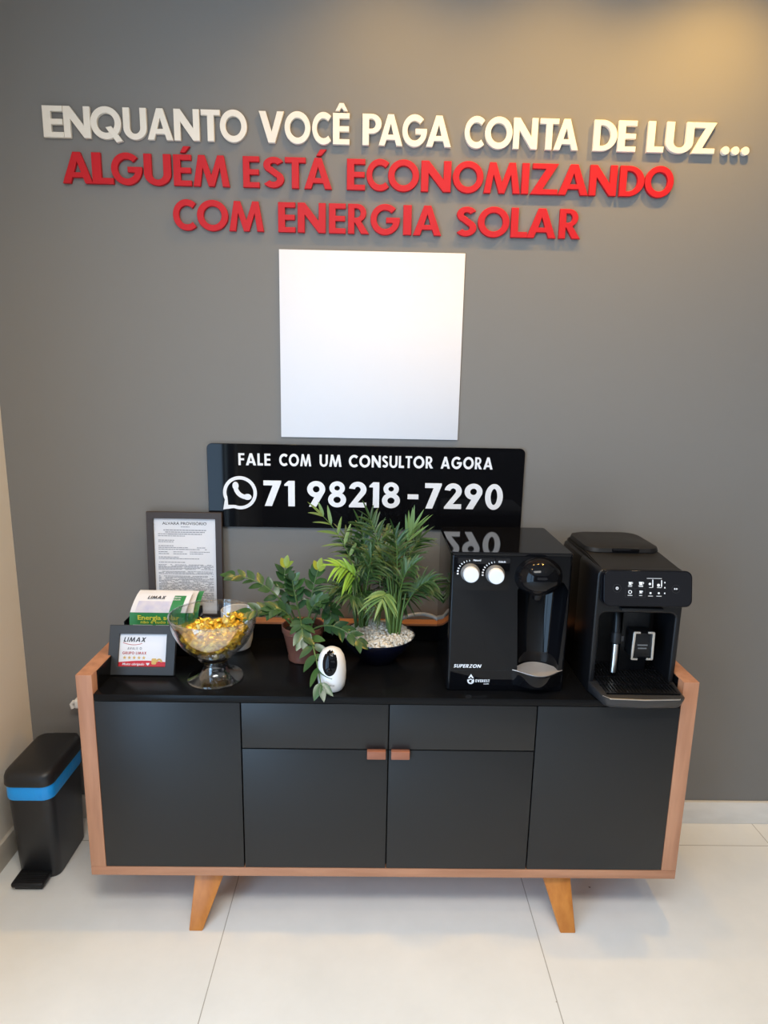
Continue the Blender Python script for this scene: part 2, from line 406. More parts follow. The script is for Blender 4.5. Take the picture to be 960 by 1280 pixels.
# ------------------------------------------------------------------ the setting
struct('floor', box(LX-.1, RX+.1, RY-.1, .1, -.05, 0), M['floor'])
struct('ceiling', box(LX-.1, RX+.1, RY-.1, .1, RZ, RZ+.05), M['ceil'])
struct('wall_back', box(LX-.1, RX+.1, 0, .1, 0, RZ), M['wall'])
b = bmesh.new()
y0, y1, z0, z1 = WIN_L
box(LX-.1, LX, y1, .0, 0, RZ, bm=b); box(LX-.1, LX, RY, y0, 0, RZ, bm=b); box(LX-.1, LX, y0, y1, 0, z0, bm=b); box(LX-.1, LX, y0, y1, z1, RZ, bm=b)
struct('wall_left', b, M['beige'])
struct('wall_right', box(RX, RX+.1, RY, 0, 0, RZ), M['dark'])
b = bmesh.new(); x0, x1, z0, z1 = WIN_F
box(LX, x0, RY-.1, RY, 0, RZ, bm=b); box(x1, RX, RY-.1, RY, 0, RZ, bm=b); box(x0, x1, RY-.1, RY, 0, z0, bm=b); box(x0, x1, RY-.1, RY, z1, RZ, bm=b)
struct('wall_front', b, M['dark'])
def casing(vert):       # aluminium frame in an opening
    b = bmesh.new(); t = .04
    if vert == 'L':
        a0, a1, c0, c1 = WIN_L
        for y in (a0, (a0+a1)/2-.02, a1-t): box(LX-.07, LX-.02, y, y+t, c0, c1, bm=b)
        for z in (c0, c1-t): box(LX-.07, LX-.02, a0, a1, z, z+t, bm=b)
    else:
        a0, a1, c0, c1 = WIN_F
        for k in range(4): x = a0 + (a1-a0-t)*k/3; box(x, x+t, RY-.07, RY-.02, c0, c1, bm=b)
        for z in (c0, c1-t): box(a0, a1, RY-.07, RY-.02, z, z+t, bm=b)
    return b
struct('window_1', casing('L'), M['darkgrey']); struct('window_2', casing('F'), M['darkgrey'])
struct('baseboard_back', box(LX, RX, -.013, 0, 0, .082, .002), M['base'])
struct('baseboard_left', box(LX, LX+.013, WIN_L[1], -.013, 0, .082, .002), M['basel'])

# ceiling lamps (they carry the warm light)
for k, ((x, y), pw, lcol, lab) in enumerate(LAMPS):
    t = thing('ceiling_downlight', 'small round ceiling downlight ' + lab, 'lamp', (x, y, RZ), group='ceiling downlights')
    obj('trim_ring', lathe([(.036,RZ-.001),(.060,RZ-.001),(.058,RZ-.010),(.045,RZ-.013),(.038,RZ-.008)], x, y, 28, closed=True), M['lampring'], t)
    obj('lens', lathe([(0,RZ-.003),(.036,RZ-.003),(.036,RZ-.007),(0,RZ-.007)], x, y, 24), M['lens'], t)
    l = bpy.data.lights.new('downlight_lamp', 'SPOT'); l.energy = pw; l.color = lcol; l.spot_size = math.radians(138); l.spot_blend = .9; l.shadow_soft_size = .025
    o = bpy.data.objects.new('downlight_lamp', l); COL.objects.link(o); o.parent = t; o.location = (0,0,-.03)

t = thing('ceiling_fill_panel', 'added flat rectangular white fill panel on the unseen ceiling, between the round downlights', 'lamp', (FILL_PANEL[0], FILL_PANEL[1], RZ))
b = bmesh.new(); px0, px1, py0, py1 = FILL_PANEL[0]-FILL_PANEL[2]/2, FILL_PANEL[0]+FILL_PANEL[2]/2, FILL_PANEL[1]-FILL_PANEL[3]/2, FILL_PANEL[1]+FILL_PANEL[3]/2
for q in ((px0-.02, px1+.02, py0-.02, py0), (px0-.02, px1+.02, py1, py1+.02), (px0-.02, px0, py0, py1), (px1, px1+.02, py0, py1)): box(*q, RZ-.04, RZ-.0005, bm=b)
obj('fill_panel_frame', b, M['lampring'], t); obj('fill_panel_back', box(px0, px1, py0, py1, RZ-.02, RZ-.0005), M['lampring'], t)

# ------------------------------------------------------------------ raised letters on the wall
from itertools import chain
D_ = .011
def px_x(px, z, y=-.012):      # where a pixel column of the lettering meets the letters' front plane, at height z
    import numpy as np
    cam = S.camera; Mx = cam.matrix_world
    # intersect by scanning: x is linear enough in px, solve with two probes
    def proj(x):
        v = Mx.inverted() @ Vector((x, y, z)); return 480 + 808.58*v.x/(-v.z)
    a, c = -1.3, 1.3
    for _ in range(40):
        m_ = (a+c)/2
        if proj(m_) < px: a = m_
        else: c = m_
    return (a+c)/2
ROWS = [
 (2.108, .079, 'cream', 'cream', [
   ('ENQUANTO', [(53,78.5),(79,112.5),(112.5,151),(153.5,183),(183.5,215.7),(217,249),(251,275),(274.5,308.5)]),
   ('VOCÊ', [(323.5,355),(355.5,388),(390,414),(416,437)]), ('PAGA', [(453,477),(473.5,503.5),(503,534),(533,564.5)]),
   ('CONTA', [(581,606),(606.5,641),(642,672.5),(675,698.5),(693,724)]), ('DE', [(742.5,772),(773,796)]),
   ('LUZ', [(810,831),(833,867.5),(866,895)]), ('...', [(904,914),(916.5,926.5),(929,939)])]),
 (1.993, .080, 'red', 'red', [
   ('ALGUÉM', [(77,115),(114.5,141),(138.5,177.5),(179.5,213.5),(216.5,239),(241,286.5)]),
   ('ESTÁ', [(303.5,324),(329,355),(356,382),(380,415)]),
   ('ECONOMIZANDO', [(433.5,456.5),(458,486.5),(485,524),(526.5,564),(566,604.5),(605,651),(652.5,661.5),(663.5,698),(698.5,736.5),(737.5,771.5),(775,806),(806.5,842.5)])]),
 (1.878, .079, 'red', 'red', [
   ('COM', [(216,245),(246,285),(286,329.5)]), ('ENERGIA', [(347.5,369),(372,407),(411,432),(435,461.5),(463,500),(504,514.5),(516.5,552)]),
   ('SOLAR', [(571,596),(597.5,637),(639,660),(659,696),(699.5,726.5)])])]
ORD = ['first','second','third','fourth','fifth','sixth','seventh','eighth','ninth','tenth','eleventh','twelfth']
for z, h, mk, colr, words in ROWS:
    for word, xs in words:
        for i, (ch, (p0, p1)) in enumerate(zip(word, xs)):
            x0, x1 = px_x(p0, z+h/2), px_x(p1, z+h/2)
            me = stand(glyph_mesh(ch, x0, x1, h, D_, .0012), 0, -.0008, z)
            if ch == '.':
                nm, lab, cat = 'ellipsis_dot', '%s raised %s dot of the ellipsis after the word LUZ on the grey wall' % (colr, ORD[i]), 'dot'
            else:
                nm = 'wall_letter'; cat = 'letter'
                lab = 'raised %s letter %s, %s letter of %s on the grey wall' % (colr, ch, ORD[i], word)
            o = put(nm, me, M[mk], loc=((x0+x1)/2, 0, z)); tag(o, lab, cat, 'raised %s letters on the wall' % colr)

# blank white board (its printed code is left out)
t = obj('white_board', box(-.3303, .2019, -.006, -.0005, 1.3006, 1.8335, .001), M['panel'], loc=(-.064, 0, 1.3006))
tag(t, 'square white board on the grey wall, above the black phone sign', 'board')

# ------------------------------------------------------------------ black phone number sign
SY = -.010
t = thing('phone_sign', 'glossy black acrylic sign with white phone number on the grey wall', 'sign', (-.073, 0, 1.0217))
pts = [(x-.073, z+1.14995) for x, z in rrect(.4818, .1283, .016)]
put('sign_board', stand(prism([pts], .009, .001), 0, -.0005, 0), M['gloss'], t)
def word_mesh(s, p0, p1, z, h, depth=.0012, space=.13, sw=.2, bw=.17, y=SY):
    x0, x1 = px_x(p0, z+h/2, y), px_x(p1, z+h/2, y)
    ws = [glyph_width(c)[1]-glyph_width(c)[0] for c in s]; tot = sum(ws) + space*(len(s)-1); k = (x1-x0)/tot; x = x0; ms = []
    for c, w in zip(s, ws):
        ms.append(glyph_mesh(c, x, x+w*k, h, depth, 0, sw, bw)); x += (w+space)*k
    return stand(joined(ms), 0, y+.0005, z)
ms = [word_mesh(s, a, c, 1.2135, .0365) for s, a, c in (('FALE',298,338),('COM',349,389),('UM',399.5,427),('CONSULTOR',436,541.5),('AGORA',551,616))]
for m_ in ms: put('slogan_word', m_, M['white'], t)
ms = [word_mesh(s, a, c, 1.089, .079, space=.1, sw=.215) for s, a, c in (('71',329.5,368.5),('98218',384,500),('-',509.5,523),('7290',531,628.5))]
for m_ in ms: put('number_lettering', m_, M['white'], t, label='large white digits')
cx = px_x(300, 1.13, SY); cz = 1.1285; R_ = .0515
ring = arc(0, 0, R_, R_, -112, 205, 40) + [(-R_*1.02, -R_*1.02)]
inner = arc(0, 0, R_*.80, R_*.80, -112, 200, 40) + [(-R_*.72, -R_*.74)]
hand = offs(arc(.020, .020, .033, .033, 172, 278, 14), .0068)
e1 = [(x-.0130, y+.0215) for x, y in circ(0, 0, .0095, .0125, 14)]
ms = [prism([ring, inner], .0012), prism([hand], .0012), prism([e1], .0014), prism([[(x+.0225, y-.0125) for x, y in circ(0, 0, .0125, .0095, 14)]], .0014)]
put('chat_icon', stand(joined(ms), cx, SY+.0005, cz), M['white'], t, label='white speech bubble with a telephone handset')

# ------------------------------------------------------------------ sideboard
CD, H, ZT, HB = -.4276, .7257, .6730, .1400
t = thing('sideboard', 'long black sideboard with walnut frame and splayed wooden legs against the grey wall', 'sideboard', (0, -.22, 0))
for s in (-1, 1):
    a, c = sorted((s*.80, s*.759))
    obj('side_panel', box(a, c, CD, -.004, HB+.0265, H, .0012), M['wood'], t)
obj('bottom_panel', box(-.80, .80, CD, -.004, HB, HB+.0262, .0012), M['woodh'], t)
obj('back_panel', box(-.7588, .7588, -.045, -.004, ZT+.0003, H, .001), M['woodh'], t)
b = bmesh.new()
box(-.7588, .7588, CD+.0185, -.004, HB+.0265, .654, bm=b)
obj('carcass', b, M['gap'], t)
obj('worktop', box(-.7588, .7588, CD+.0012, -.046, .6545, ZT, .0008), M['top'], t)
for a, c in ((-.7575, -.7588+.0045), (.7588-.0045, .7575)):   # black lining inside the raised ends
    pass
obj('end_lining', box(-.7588, -.7562, CD+.03, -.046, ZT+.0002, H-.002), M['top'], t)
obj('end_lining', box(.7562, .7588, CD+.03, -.046, ZT+.0002, H-.002), M['top'], t)
obj('back_lining', box(-.7560, .7560, -.0490, -.0455, ZT+.0002, H-.006), M['top'], t)
DZ0, DZ1 = HB+.0285, .6528+.0165
def front(name, x0, x1, z0, z1): return obj(name, box(x0, x1, CD, CD+.018, z0, z1, .0008), M['door'], t)
g = .0017
DZ1 = .6536
# fronts cover the worktop's edge: worktop thin edge shows as a fine line above them
front('door', -.7575, -.3835-g, DZ0, DZ1); front('door', .3850+g, .7575, DZ0, DZ1)
front('drawer', -.3835+g, -g, .5265, DZ1); front('drawer', g, .3850-g, .5265, DZ1)
for x0, x1, hx0, hx1 in ((-.3835+g, -g, -.0555, -.0065), (g, .3850-g, .0075, .0560)):
    d = front('door', x0, x1, DZ0, .5235)
    obj('handle', box(hx0, hx1, CD-.013, CD+.001, .5040, .5270, .0015), M['handle'], d)
def leg_bm(s, back):
    b = bmesh.new(); ty0, ty1 = (-.345, -.395) if not back else (-.125, -.075)
    by0, by1 = (-.425, -.467) if not back else (-.040, -.012)
    xt = (-.5258, -.4412) if s < 0 else (.4350, .5175); xb = (-.5314, -.4947) if s < 0 else (.4816, .5234)
    vs = [b.verts.new(p) for p in ((xt[0],ty0,HB),(xt[1],ty0,HB),(xt[1],ty1,HB),(xt[0],ty1,HB),(xb[0],by0,0),(xb[1],by0,0),(xb[1],by1,0),(xb[0],by1,0))]
    for f in ((0,1,2,3),(4,5,6,7),(0,1,5,4),(1,2,6,5),(2,3,7,6),(3,0,4,7)): b.faces.new([vs[i] for i in f])
    bmesh.ops.recalc_face_normals(b, faces=b.faces[:])
    bmesh.ops.bevel(b, geom=b.edges[:], offset=.0025, segments=2, profile=.5, affect='EDGES')
    return b
for s in (-1, 1):
    for bk in (0, 1): obj('leg', leg_bm(s, bk), M['leg'], t)

# ------------------------------------------------------------------ framed licence document leaning on the wall
FW, FH = .229, .342
t = thing('document_frame', 'brown picture frame with a printed white licence page leaning on the grey wall', 'picture frame', (-.6265, -.0365, H+.0005), (math.radians(-2.7), 0, math.radians(0)))
outer = [(-FW/2,0),(FW/2,0),(FW/2,FH),(-FW/2,FH)]; inn = [(-FW/2+.020,.021),(FW/2-.020,.021),(FW/2-.020,FH-.020),(-FW/2+.020,FH-.020)]
put('frame', stand(prism([outer, inn], .016, .0015), 0, .008, 0), M['frame'], t, local=True)
obj('backing_board', box(-FW/2+.004, FW/2-.004, .003, .0075, .004, FH-.004), M['frame'], t, local=True)
pg = obj('page', box(-FW/2+.019, FW/2-.019, .0005, .0028, .020, FH-.019), M['paper'], t, local=True, smooth=False)
px0, px1, ptop = -FW/2+.026, FW/2-.026, FH-.020
ms = [text_fit('ALVARÁ PROVISÓRIO', px0+.020, px1-.022, ptop-.020, .0085, bold=.005), text_fit('Nº 000', -.012, .014, ptop-.0265, .0032)]
ms = ms[:1]
put('title_text', stand(joined(ms), 0, .0004, 0), M['inkd'], pg, local=True)
b = bmesh.new()
rnd = random.Random(3)
def dashes(x0, x1, y, hgt=.0022, dens=.8):
    x = x0
    while x < x1:
        w = rnd.uniform(.003, .011); e = min(x+w, x1)
        if rnd.random() < dens: box(x, e, 0, .0003, y, y+hgt, bm=b)
        x = e + .0014
dashes(-.012, .014, ptop-.0275, .0022, 1)
for k, (a, c) in enumerate(((.028,.028),(.033,.033),(.042,.042))): dashes(px0+a-.005, px1-c+.005, ptop-.038-.0062*k, .0026, 1)
for yy, a, c, d in ((.050,0,.028,1),(.056,0,.062,1),(.0695,0,.030,1),(.0745,0,.026,1),(.087,0,.026,1),(.0925,0,.048,1),(.0925,.064,.07,1),(.0925,.118,.134,.7),(.098,0,.055,1),(.098,.07,.096,1),(.098,.118,.134,.6),(.106,0,.008,1),(.106,.045,.055,1),(.106,.096,.138,1),(.112,0,.012,1),(.112,.045,.068,1),(.112,.096,.116,1),(.1225,0,.042,1),(.1275,0,.105,.95),(.139,0,.060,1)):
    dashes(px0+.006+a, min(px0+.006+c+.02, px1-.002), ptop-yy, .0021, d)
for k in range(34):
    yy = .1465 + k*.0036
    if k in (5, 9, 24): continue
    dashes(px0+.004, px1-.004, ptop-yy, .0017, .85)
o = obj('body_text', b, M['ink'], pg, local=True, smooth=False)

# ------------------------------------------------------------------ leaflets in a black holder
t = thing('leaflet_holder', 'black holder box behind the small card frame, with leaflets standing in it', 'holder', (-.672, -.165, ZT))
b = bmesh.new()
hx0, hx1, hy0, hy1 = -.764, -.560, -.190, -.100
box(hx0, hx1, hy0, hy0+.003, ZT+.0003, ZT+.082, .0006, bm=b); box(hx0, hx1, hy1-.003, hy1, ZT+.0003, ZT+.125, .0006, bm=b)
box(hx0, hx0+.003, hy0, hy1, ZT+.0003, ZT+.105, .0006, bm=b); box(hx1-.003, hx1, hy0, hy1, ZT+.0003, ZT+.105, .0006, bm=b); box(hx0, hx1, hy0, hy1, ZT+.0003, ZT+.004, bm=b)
obj('box', b, M['piano'], t)
def leaflet(x0, x1, ybase, dz, mats, full, lab, skew=.0):
    """a sheet that stands up out of the holder and bends backwards over its top"""
    t = thing('leaflet', lab, 'leaflet', ((x0+x1)/2, ybase, ZT+.012), group='green and white leaflets')
    prof = [(0, ZT+.012), (0, ZT+.082+dz), (.001, ZT+.105+dz), (.004, ZT+.128+dz), (.010, ZT+.142+dz), (.022, ZT+.157+dz), (.038, ZT+.169+dz), (.054, ZT+.175+dz), (.064, ZT+.176+dz)]
    def strip(i0, i1, m, name, nrm=0, xa=None, xb=None, par=t, th=.0008):
        xa = x0 if xa is None else xa; xb = x1 if xb is None else xb
        bm = bmesh.new(); fr, bk = [], []
        for (dy, z) in prof[i0:i1+1]:
            sk = skew*max(0, (z-(ZT+.12+dz)))
            fr.append((bm.verts.new((xa+sk, ybase+dy-nrm, z)), bm.verts.new((xb+sk, ybase+dy-nrm, z))))
            bk.append((bm.verts.new((xa+sk, ybase+dy-nrm+th, z-th*.4)), bm.verts.new((xb+sk, ybase+dy-nrm+th, z-th*.4))))
        for a, c in ((fr, 0), (bk, 1)):
            for p, q in zip(a, a[1:]): bm.faces.new((p[0], p[1], q[1], q[0]))
        for p, q, r_, s_ in zip(fr, fr[1:], bk, bk[1:]): bm.faces.new((p[0], q[0], s_[0], r_[0])); bm.faces.new((p[1], q[1], s_[1], r_[1]))
        bm.faces.new((fr[0][0], fr[0][1], bk[0][1], bk[0][0])); bm.faces.new((fr[-1][0], fr[-1][1], bk[-1][1], bk[-1][0]))
        return obj(name, bm, m, par, angle=60)
    sh = strip(0, 3, mats[0], 'lower_sheet'); up = strip(3, 8, mats[1], 'upper_sheet')
    return t, prof, sh, up, strip
tb, *_ = leaflet(-.688, -.566, -.135, -.016, (M['green'], M['green']), False, 'rearmost green leaflet in the black holder', .1)
tm, pf, sh, up, strip = leaflet(-.716, -.576, -.155, -.009, (M['green'], M['paper']), False, 'white and green leaflet between the other two in the black holder', .1)
tf, prof, sh, up, strip = leaflet(-.752, -.592, -.180, 0, (M['green'], M['paper']), True, 'front leaflet with yellow words on green, in the black holder beside the bowl', .25)
def on_slope(me, x, y, z, ang): me.transform(Matrix.Translation((x, y, z)) @ Matrix.Rotation(ang, 4, 'X')); return me
put('heading_text', joined([stand(text_fit('Energia solar', -.727, -.607, 0, .0135, bold=.022), 0, -.1803, ZT+.1075), stand(text_fit('não é tudo igual', -.719, -.613, 0, .0085, bold=.010), 0, -.1806, ZT+.0965)]), M['yellow'], sh, label='yellow heading')
b = bmesh.new()
for yy, a, c in ((.0895,-.742,-.685),(.0895,-.676,-.602),(.084,-.735,-.695),(.084,-.690,-.602)): box(a, c, -.1804, -.1801, ZT+yy, ZT+yy+.0022, bm=b)
obj('small_print', b, M['paper'], sh, smooth=False)
A1 = math.atan2(.012, .015); 
strip(3, 5, M['lav'], 'photo_strip', .0006, -.738, -.640, up)
strip(3, 6, M['green'], 'green_box', .0009, -.640, -.606, up)
def sl(me, x, u):   # place on upper bend, u metres along from prof[5]
    a = Vector(prof[5]); c = Vector(prof[7]); d = (c-a).normalized(); p = a + d*u; n = Vector((-d.y, d.x))
    q = p + n*.0030
    return on_slope(me, x, -.180+q.x, q.y, math.atan2(d.y, d.x))
put('logo_text', sl(gword('LIMAX', 0, .050, 0, .011, shear=.25), -.705, .006), M['inkd'], up)
put('box_text', sl(joined([text_fit('SOLAR', 0, .024, 0, .005, bold=.02), text_fit('ENERGIA', 0, .024, .009, .004, bold=.02)]), -.632, .001), M['paper'], up)

# ------------------------------------------------------------------ small card frame
CW, CH = .181, .134
t = thing('card_frame', 'small black frame with a five star review card, at the left end of the sideboard', 'picture frame', (-.6755, -.316, ZT+.0008), (math.radians(-19), 0, 0))
outer = [(-CW/2,0),(CW/2,0),(CW/2,CH),(-CW/2,CH)]; i0, i1, j0, j1 = -.0635, .0655, .0225, .1105
put('frame', stand(prism([outer, [(i0,j0),(i1,j0),(i1,j1),(i0,j1)]], .014, .0012), 0, .007, 0), M['frameb'], t, local=True)
obj('backing_board', box(-CW/2+.004, CW/2-.004, .003, .0065, .004, CH-.004), M['frameb'], t, local=True)
b = box(-.012, .012, 0, .003, 0, .115); b.transform(Matrix.Translation((0, .0065, .11)) @ Matrix.Rotation(math.radians(40), 4, 'X') @ Matrix.Translation((0,0,-.115)))
obj('easel_strut', b, M['frameb'], t, local=True)
cd = obj('card', box(i0-.001, i1+.001, .0005, .0028, j0-.001, j1+.001), M['paper'], t, local=True, smooth=False)
wv = [(i0, j0), (i1, j0), (i1, j0+.011)] + [(i0+(i1-i0)*(1-k/16), j0+.0125+.0035*math.sin(k/16*PI*1.1)) for k in range(17)]
put('red_band', stand(prism([wv], .0004), 0, .0006, 0), M['redband'], cd, local=True)
put('thanks_text', stand(joined([text_fit('Muito obrigado', i0+.010, i0+.070, j0+.0035, .0062, .0003, bold=.01, shear=.25)]), 0, .0001, 0), M['paper'], cd, local=True)
hrt = [(0,-.004)] + [(.0045*math.sin(a)**3, .0036*math.cos(a)-.0014*math.cos(2*a)-.0005*math.cos(3*a)) for a in [PI - 2*PI*k/24 for k in range(1, 24)]]
put('heart', stand(prism([hrt], .0003), i0+.0795, .0001, j0+.0070), M['paper'], cd, local=True)
put('logo_text', stand(gword('LIMAX', i0+.010, i0+.069, j1-.022, .0125, .0003, shear=.25), 0, .0004, 0), M['inkd'], cd, local=True)
sw = offs([(i0+.009+.052*k/12, j1-.0245-.0055*math.sin(PI*k/12*.9)) for k in range(13)], .0007)
put('logo_swoosh', stand(prism([sw], .0003), 0, .0004, 0), M['inkr'], cd, local=True)
put('review_text', stand(gword('AVALIE O', i0+.022, i0+.061, j1-.043, .0068, .0003, .2, sw=.14, bw=.12), 0, .0004, 0), M['ink'], cd, local=True)
put('group_text', stand(gword('GRUPO LIMAX', i0+.009, i0+.074, j1-.0555, .0072, .0003, .16), 0, .0004, 0), M['inkr'], cd, local=True)
star = [(math.sin(PI*k/5)*(.0055 if k % 2 == 0 else .0023), math.cos(PI*k/5)*(.0055 if k % 2 == 0 else .0023)) for k in range(10)]
for k in range(5): put('star', stand(prism([star], .0003), i0+.0155+.0131*k, .0004, j1-.0645), M['gold'], cd, local=True)
gh = [[(x*1.0+.096, y+.012) for x, y in rrect(.006, .0075, .003)], ]
put('gold_emblem', stand(joined([prism([[(x+i0+.096, y+j0+.014) for x, y in rrect(.0065, .008, .003)]], .0004), prism([[(x+i0+.110, y+j0+.012) for x, y in arc(0, 0, .009, .010, 0, 180, 14) + arc(0, 0, .004, .005, 180, 0, 10)]], .0004)]), 0, -.0001, 0), M['gold'], cd, local=True)

# ------------------------------------------------------------------ white cup behind the bowl
cx, cy = -.452, -.125
t = thing('white_cup', 'white ceramic cup behind the clear candy bowl', 'cup', (cx, cy, ZT))
obj('body', lathe([(0,ZT+.0004),(.030,ZT+.0004),(.038,ZT+.006),(.0445,ZT+.030),(.047,ZT+.070),(.047,ZT+.122),(.0458,ZT+.1235),(.0445,ZT+.122),(.0440,ZT+.070),(.040,ZT+.025),(0,ZT+.012)], cx, cy, 40), M['ceramic'], t)

# ------------------------------------------------------------------ clear pedestal bowl with gold candies
bx, by = -.4720, -.322
t = thing('pedestal_bowl', 'clear pedestal bowl full of gold wrapped candies', 'bowl', (bx, by, ZT))
BOWL = [(.020,.0585),(.045,.0660),(.070,.0830),(.090,.1060),(.104,.1320),(.113,.1600),(.1165,.1800)]     # outer profile r, z above worktop
def inner_r(z):
    for (r0, z0), (r1, z1) in zip(BOWL, BOWL[1:]):
        if z0 <= z <= z1: return r0 + (r1-r0)*(z-z0)/(z1-z0) - .003
    return .02 if z < .0585 else .111
prof = [(0,.0585)] + BOWL + [(.1160,.1818),(.1145,.1815)] + [(r-.0028, z+.0010) for r, z in BOWL[::-1]] + [(0,.0605)]
obj('dish', lathe([(r, ZT+z) for r, z in prof], bx, by, 56), M['clear'], t)
obj('rim', lathe([(.1150+.0026*math.cos(2*PI*k/10), ZT+.1815+.0026*math.sin(2*PI*k/10)) for k in range(10)], bx, by, 64, closed=True), M['clear'], t)
foot = [(.0745,.0006),(.0755,.0030),(.0735,.0060),(.066,.0085),(.050,.0150),(.038,.0260),(.033,.0420),(.036,.0520),(.043,.0580),(.041,.0590),(.033,.0530),(.030,.0420),(.035,.0250),(.048,.0125),(.064,.0060),(.070,.0035)]
obj('foot', lathe([(r, ZT+z) for r, z in foot], bx, by, 56, closed=True), M['clear'], t)
def candy_bm(rg):
    b = bmesh.new(); bmesh.ops.create_uvsphere(b, u_segments=14, v_segments=9, radius=1)
    for v in b.verts:
        k = 1 + rg.uniform(-.16, .12); v.co = Vector((v.co.x*.0135*k, v.co.y*.0098*k, v.co.z*.0088*k))
    for s in (-1, 1):       # twisted, fanned wrapper ends
        n = 12; r0 = [b.verts.new((s*.0122, .0026*math.cos(2*PI*k/n), .0030*math.sin(2*PI*k/n))) for k in range(n)]
        r1 = [b.verts.new((s*(.0205 + rg.uniform(-.002,.002)), .0088*math.cos(2*PI*k/n+.5), .0045*math.sin(2*PI*k/n+.5) + (.0018 if k % 2 else -.0018))) for k in range(n)]
        for k in range(n): b.faces.new((r0[k], r0[(k+1)%n], r1[(k+1)%n], r1[k]))
        b.faces.new(r0[::-1] if s > 0 else r0); b.faces.new(r1 if s > 0 else r1[::-1])
    return b
rg = random.Random(21); cms = []
for k in range(4):
    me = bm_mesh(candy_bm(rg)); me.name = 'wrapped_candy'; finish(me, M['foil' if k != 2 else 'foilw'], True, 14); cms.append(me)
pos = []
tries = 0
def heap(x, y):     # height of the heap's surface above the worktop
    return .132 + .042*math.exp(-(((x-.055)/.035)**2 + ((y-.03)/.045)**2)) + .018*math.exp(-(((x+.02)/.03)**2 + ((y-.05)/.03)**2))
while len(pos) < 96 and tries < 60000:
    tries += 1
    x, y = rg.uniform(-.1,.1), rg.uniform(-.1,.1); z = rg.uniform(.070, .176); r = math.hypot(x, y)
    if z > heap(x, y): continue
    if r > inner_r(z-.010) - .0140: continue
    if any((x-p[0])**2+(y-p[1])**2+(z-p[2])**2 < .0190**2 for p in pos): continue
    pos.append((x, y, z))
for k, (x, y, z) in enumerate(pos):
    o = bpy.data.objects.new('wrapped_candy', cms[k % 4]); COL.objects.link(o)
    o.location = (bx+x, by+y, ZT+z); tang = math.atan2(y, x) + PI/2
    steep = math.hypot(x, y) > .05
    o.rotation_euler = (rg.uniform(-.5,.5), rg.uniform(-.25,.25), tang + rg.uniform(-.35,.35)) if steep else (rg.uniform(-PI,PI), rg.uniform(-.5,.5), rg.uniform(-PI,PI))
    tag(o, 'gold foil wrapped candy heaped in the clear pedestal bowl', 'candy', 'gold candies in the bowl')

# ------------------------------------------------------------------ plants
def leaf(bm, p, d, up, ln, wd, droop=.2, fold=.25, n=6, shape='ovate'):
    """one leaf blade: midrib plus two raised halves"""
    d = Vector(d).normalized(); up = Vector(up); s = d.cross(up)
    s = s.normalized() if s.length > 1e-5 else d.orthogonal().normalized()
    nrm = s.cross(d).normalized(); prev = None; p = Vector(p)
    for k in range(n+1):
        u = k/n
        w = (math.sin(PI*min(1, u**.8*.98 + .02))**.85 if shape == 'ovate' else math.sin(PI*(u**.62*.97+.03))**.7)*wd/2
        if k == n: w = 0
        c = p + d*ln*u + Vector((0,0,-1))*droop*ln*u*u
        row = [bm.verts.new(c)] if w < 1e-5 else [bm.verts.new(c - s*w + nrm*w*fold), bm.verts.new(c), bm.verts.new(c + s*w + nrm*w*fold)]
        if prev:
            if len(prev) == 3 and len(row) == 3:
                bm.faces.new((prev[0], prev[1], row[1], row[0])); bm.faces.new((prev[1], prev[2], row[2], row[1]))
            elif len(prev) == 3: bm.faces.new((prev[0], prev[1], row[0])); bm.faces.new((prev[1], prev[2], row[0]))
            elif len(row) == 3: bm.faces.new((prev[0], row[1], row[0])); bm.faces.new((prev[0], row[2], row[1]))
        prev = row
def bez(p0, p1, p2, n=16):
    p0, p1, p2 = Vector(p0), Vector(p1), Vector(p2)
    return [p0*(1-t_)**2 + p1*2*t_*(1-t_) + p2*t_*t_ for t_ in [k/n for k in range(n+1)]]
def stalk(parent, p0, p1, p2, mleaf, mstem, first, count, ln, wd, ang, droop, name, rad=(.0026,.0012), rg=random, tip=True, shape='ovate', fold=.25, upv=None, mtip=None, label=None):
    pts = bez(p0, p1, p2); bm = bmesh.new()
    tube(pts, [rad[0]+(rad[1]-rad[0])*k/16 for k in range(17)], 6, bm)
    ns = len(bm.faces); cuts = [ns]
    for k in range(count):
        u = first + (1-first)*k/max(1, count-1)*.97; f = u*16; i = min(15, int(f)); p = pts[i].lerp(pts[i+1], f-i)
        tg = (pts[i+1]-pts[i]).normalized(); up = Vector(upv) if upv else Vector((0,-.55,.85)); sd = tg.cross(up)
        sd = sd.normalized() if sd.length > .05 else Vector((1,0,0))
        for sg in (-1, 1):
            a = math.radians(ang*(1.1-.45*u) + rg.uniform(-9, 9)); L_ = ln*(.78+.35*math.sin(PI*min(1,(k+.6)/count)))*rg.uniform(.88,1.1)
            dd = tg*math.cos(a) + sd*sg*math.sin(a) + up*rg.uniform(-.12,.22)
            leaf(bm, p, dd, up + Vector((rg.uniform(-.3,.3), rg.uniform(-.3,.3), 0)), L_, wd*rg.uniform(.88,1.1), droop*rg.uniform(.5,1.4), fold, shape=shape)
        if mtip and k == int(count*.72): cuts.append(len(bm.faces))
    if tip: leaf(bm, pts[-1], (pts[-1]-pts[-2]), (0,-.5,.8), ln*.9, wd*.9, droop*.4, fold, shape=shape)
    bm.faces.ensure_lookup_table()
    for i, f in enumerate(bm.faces): f.material_index = 0 if i < ns else (2 if mtip and i >= cuts[-1] else 1)
    o = obj(name, bm, [mstem, mleaf] + ([mtip] if mtip else []), parent, angle=80, label=label)
    return o
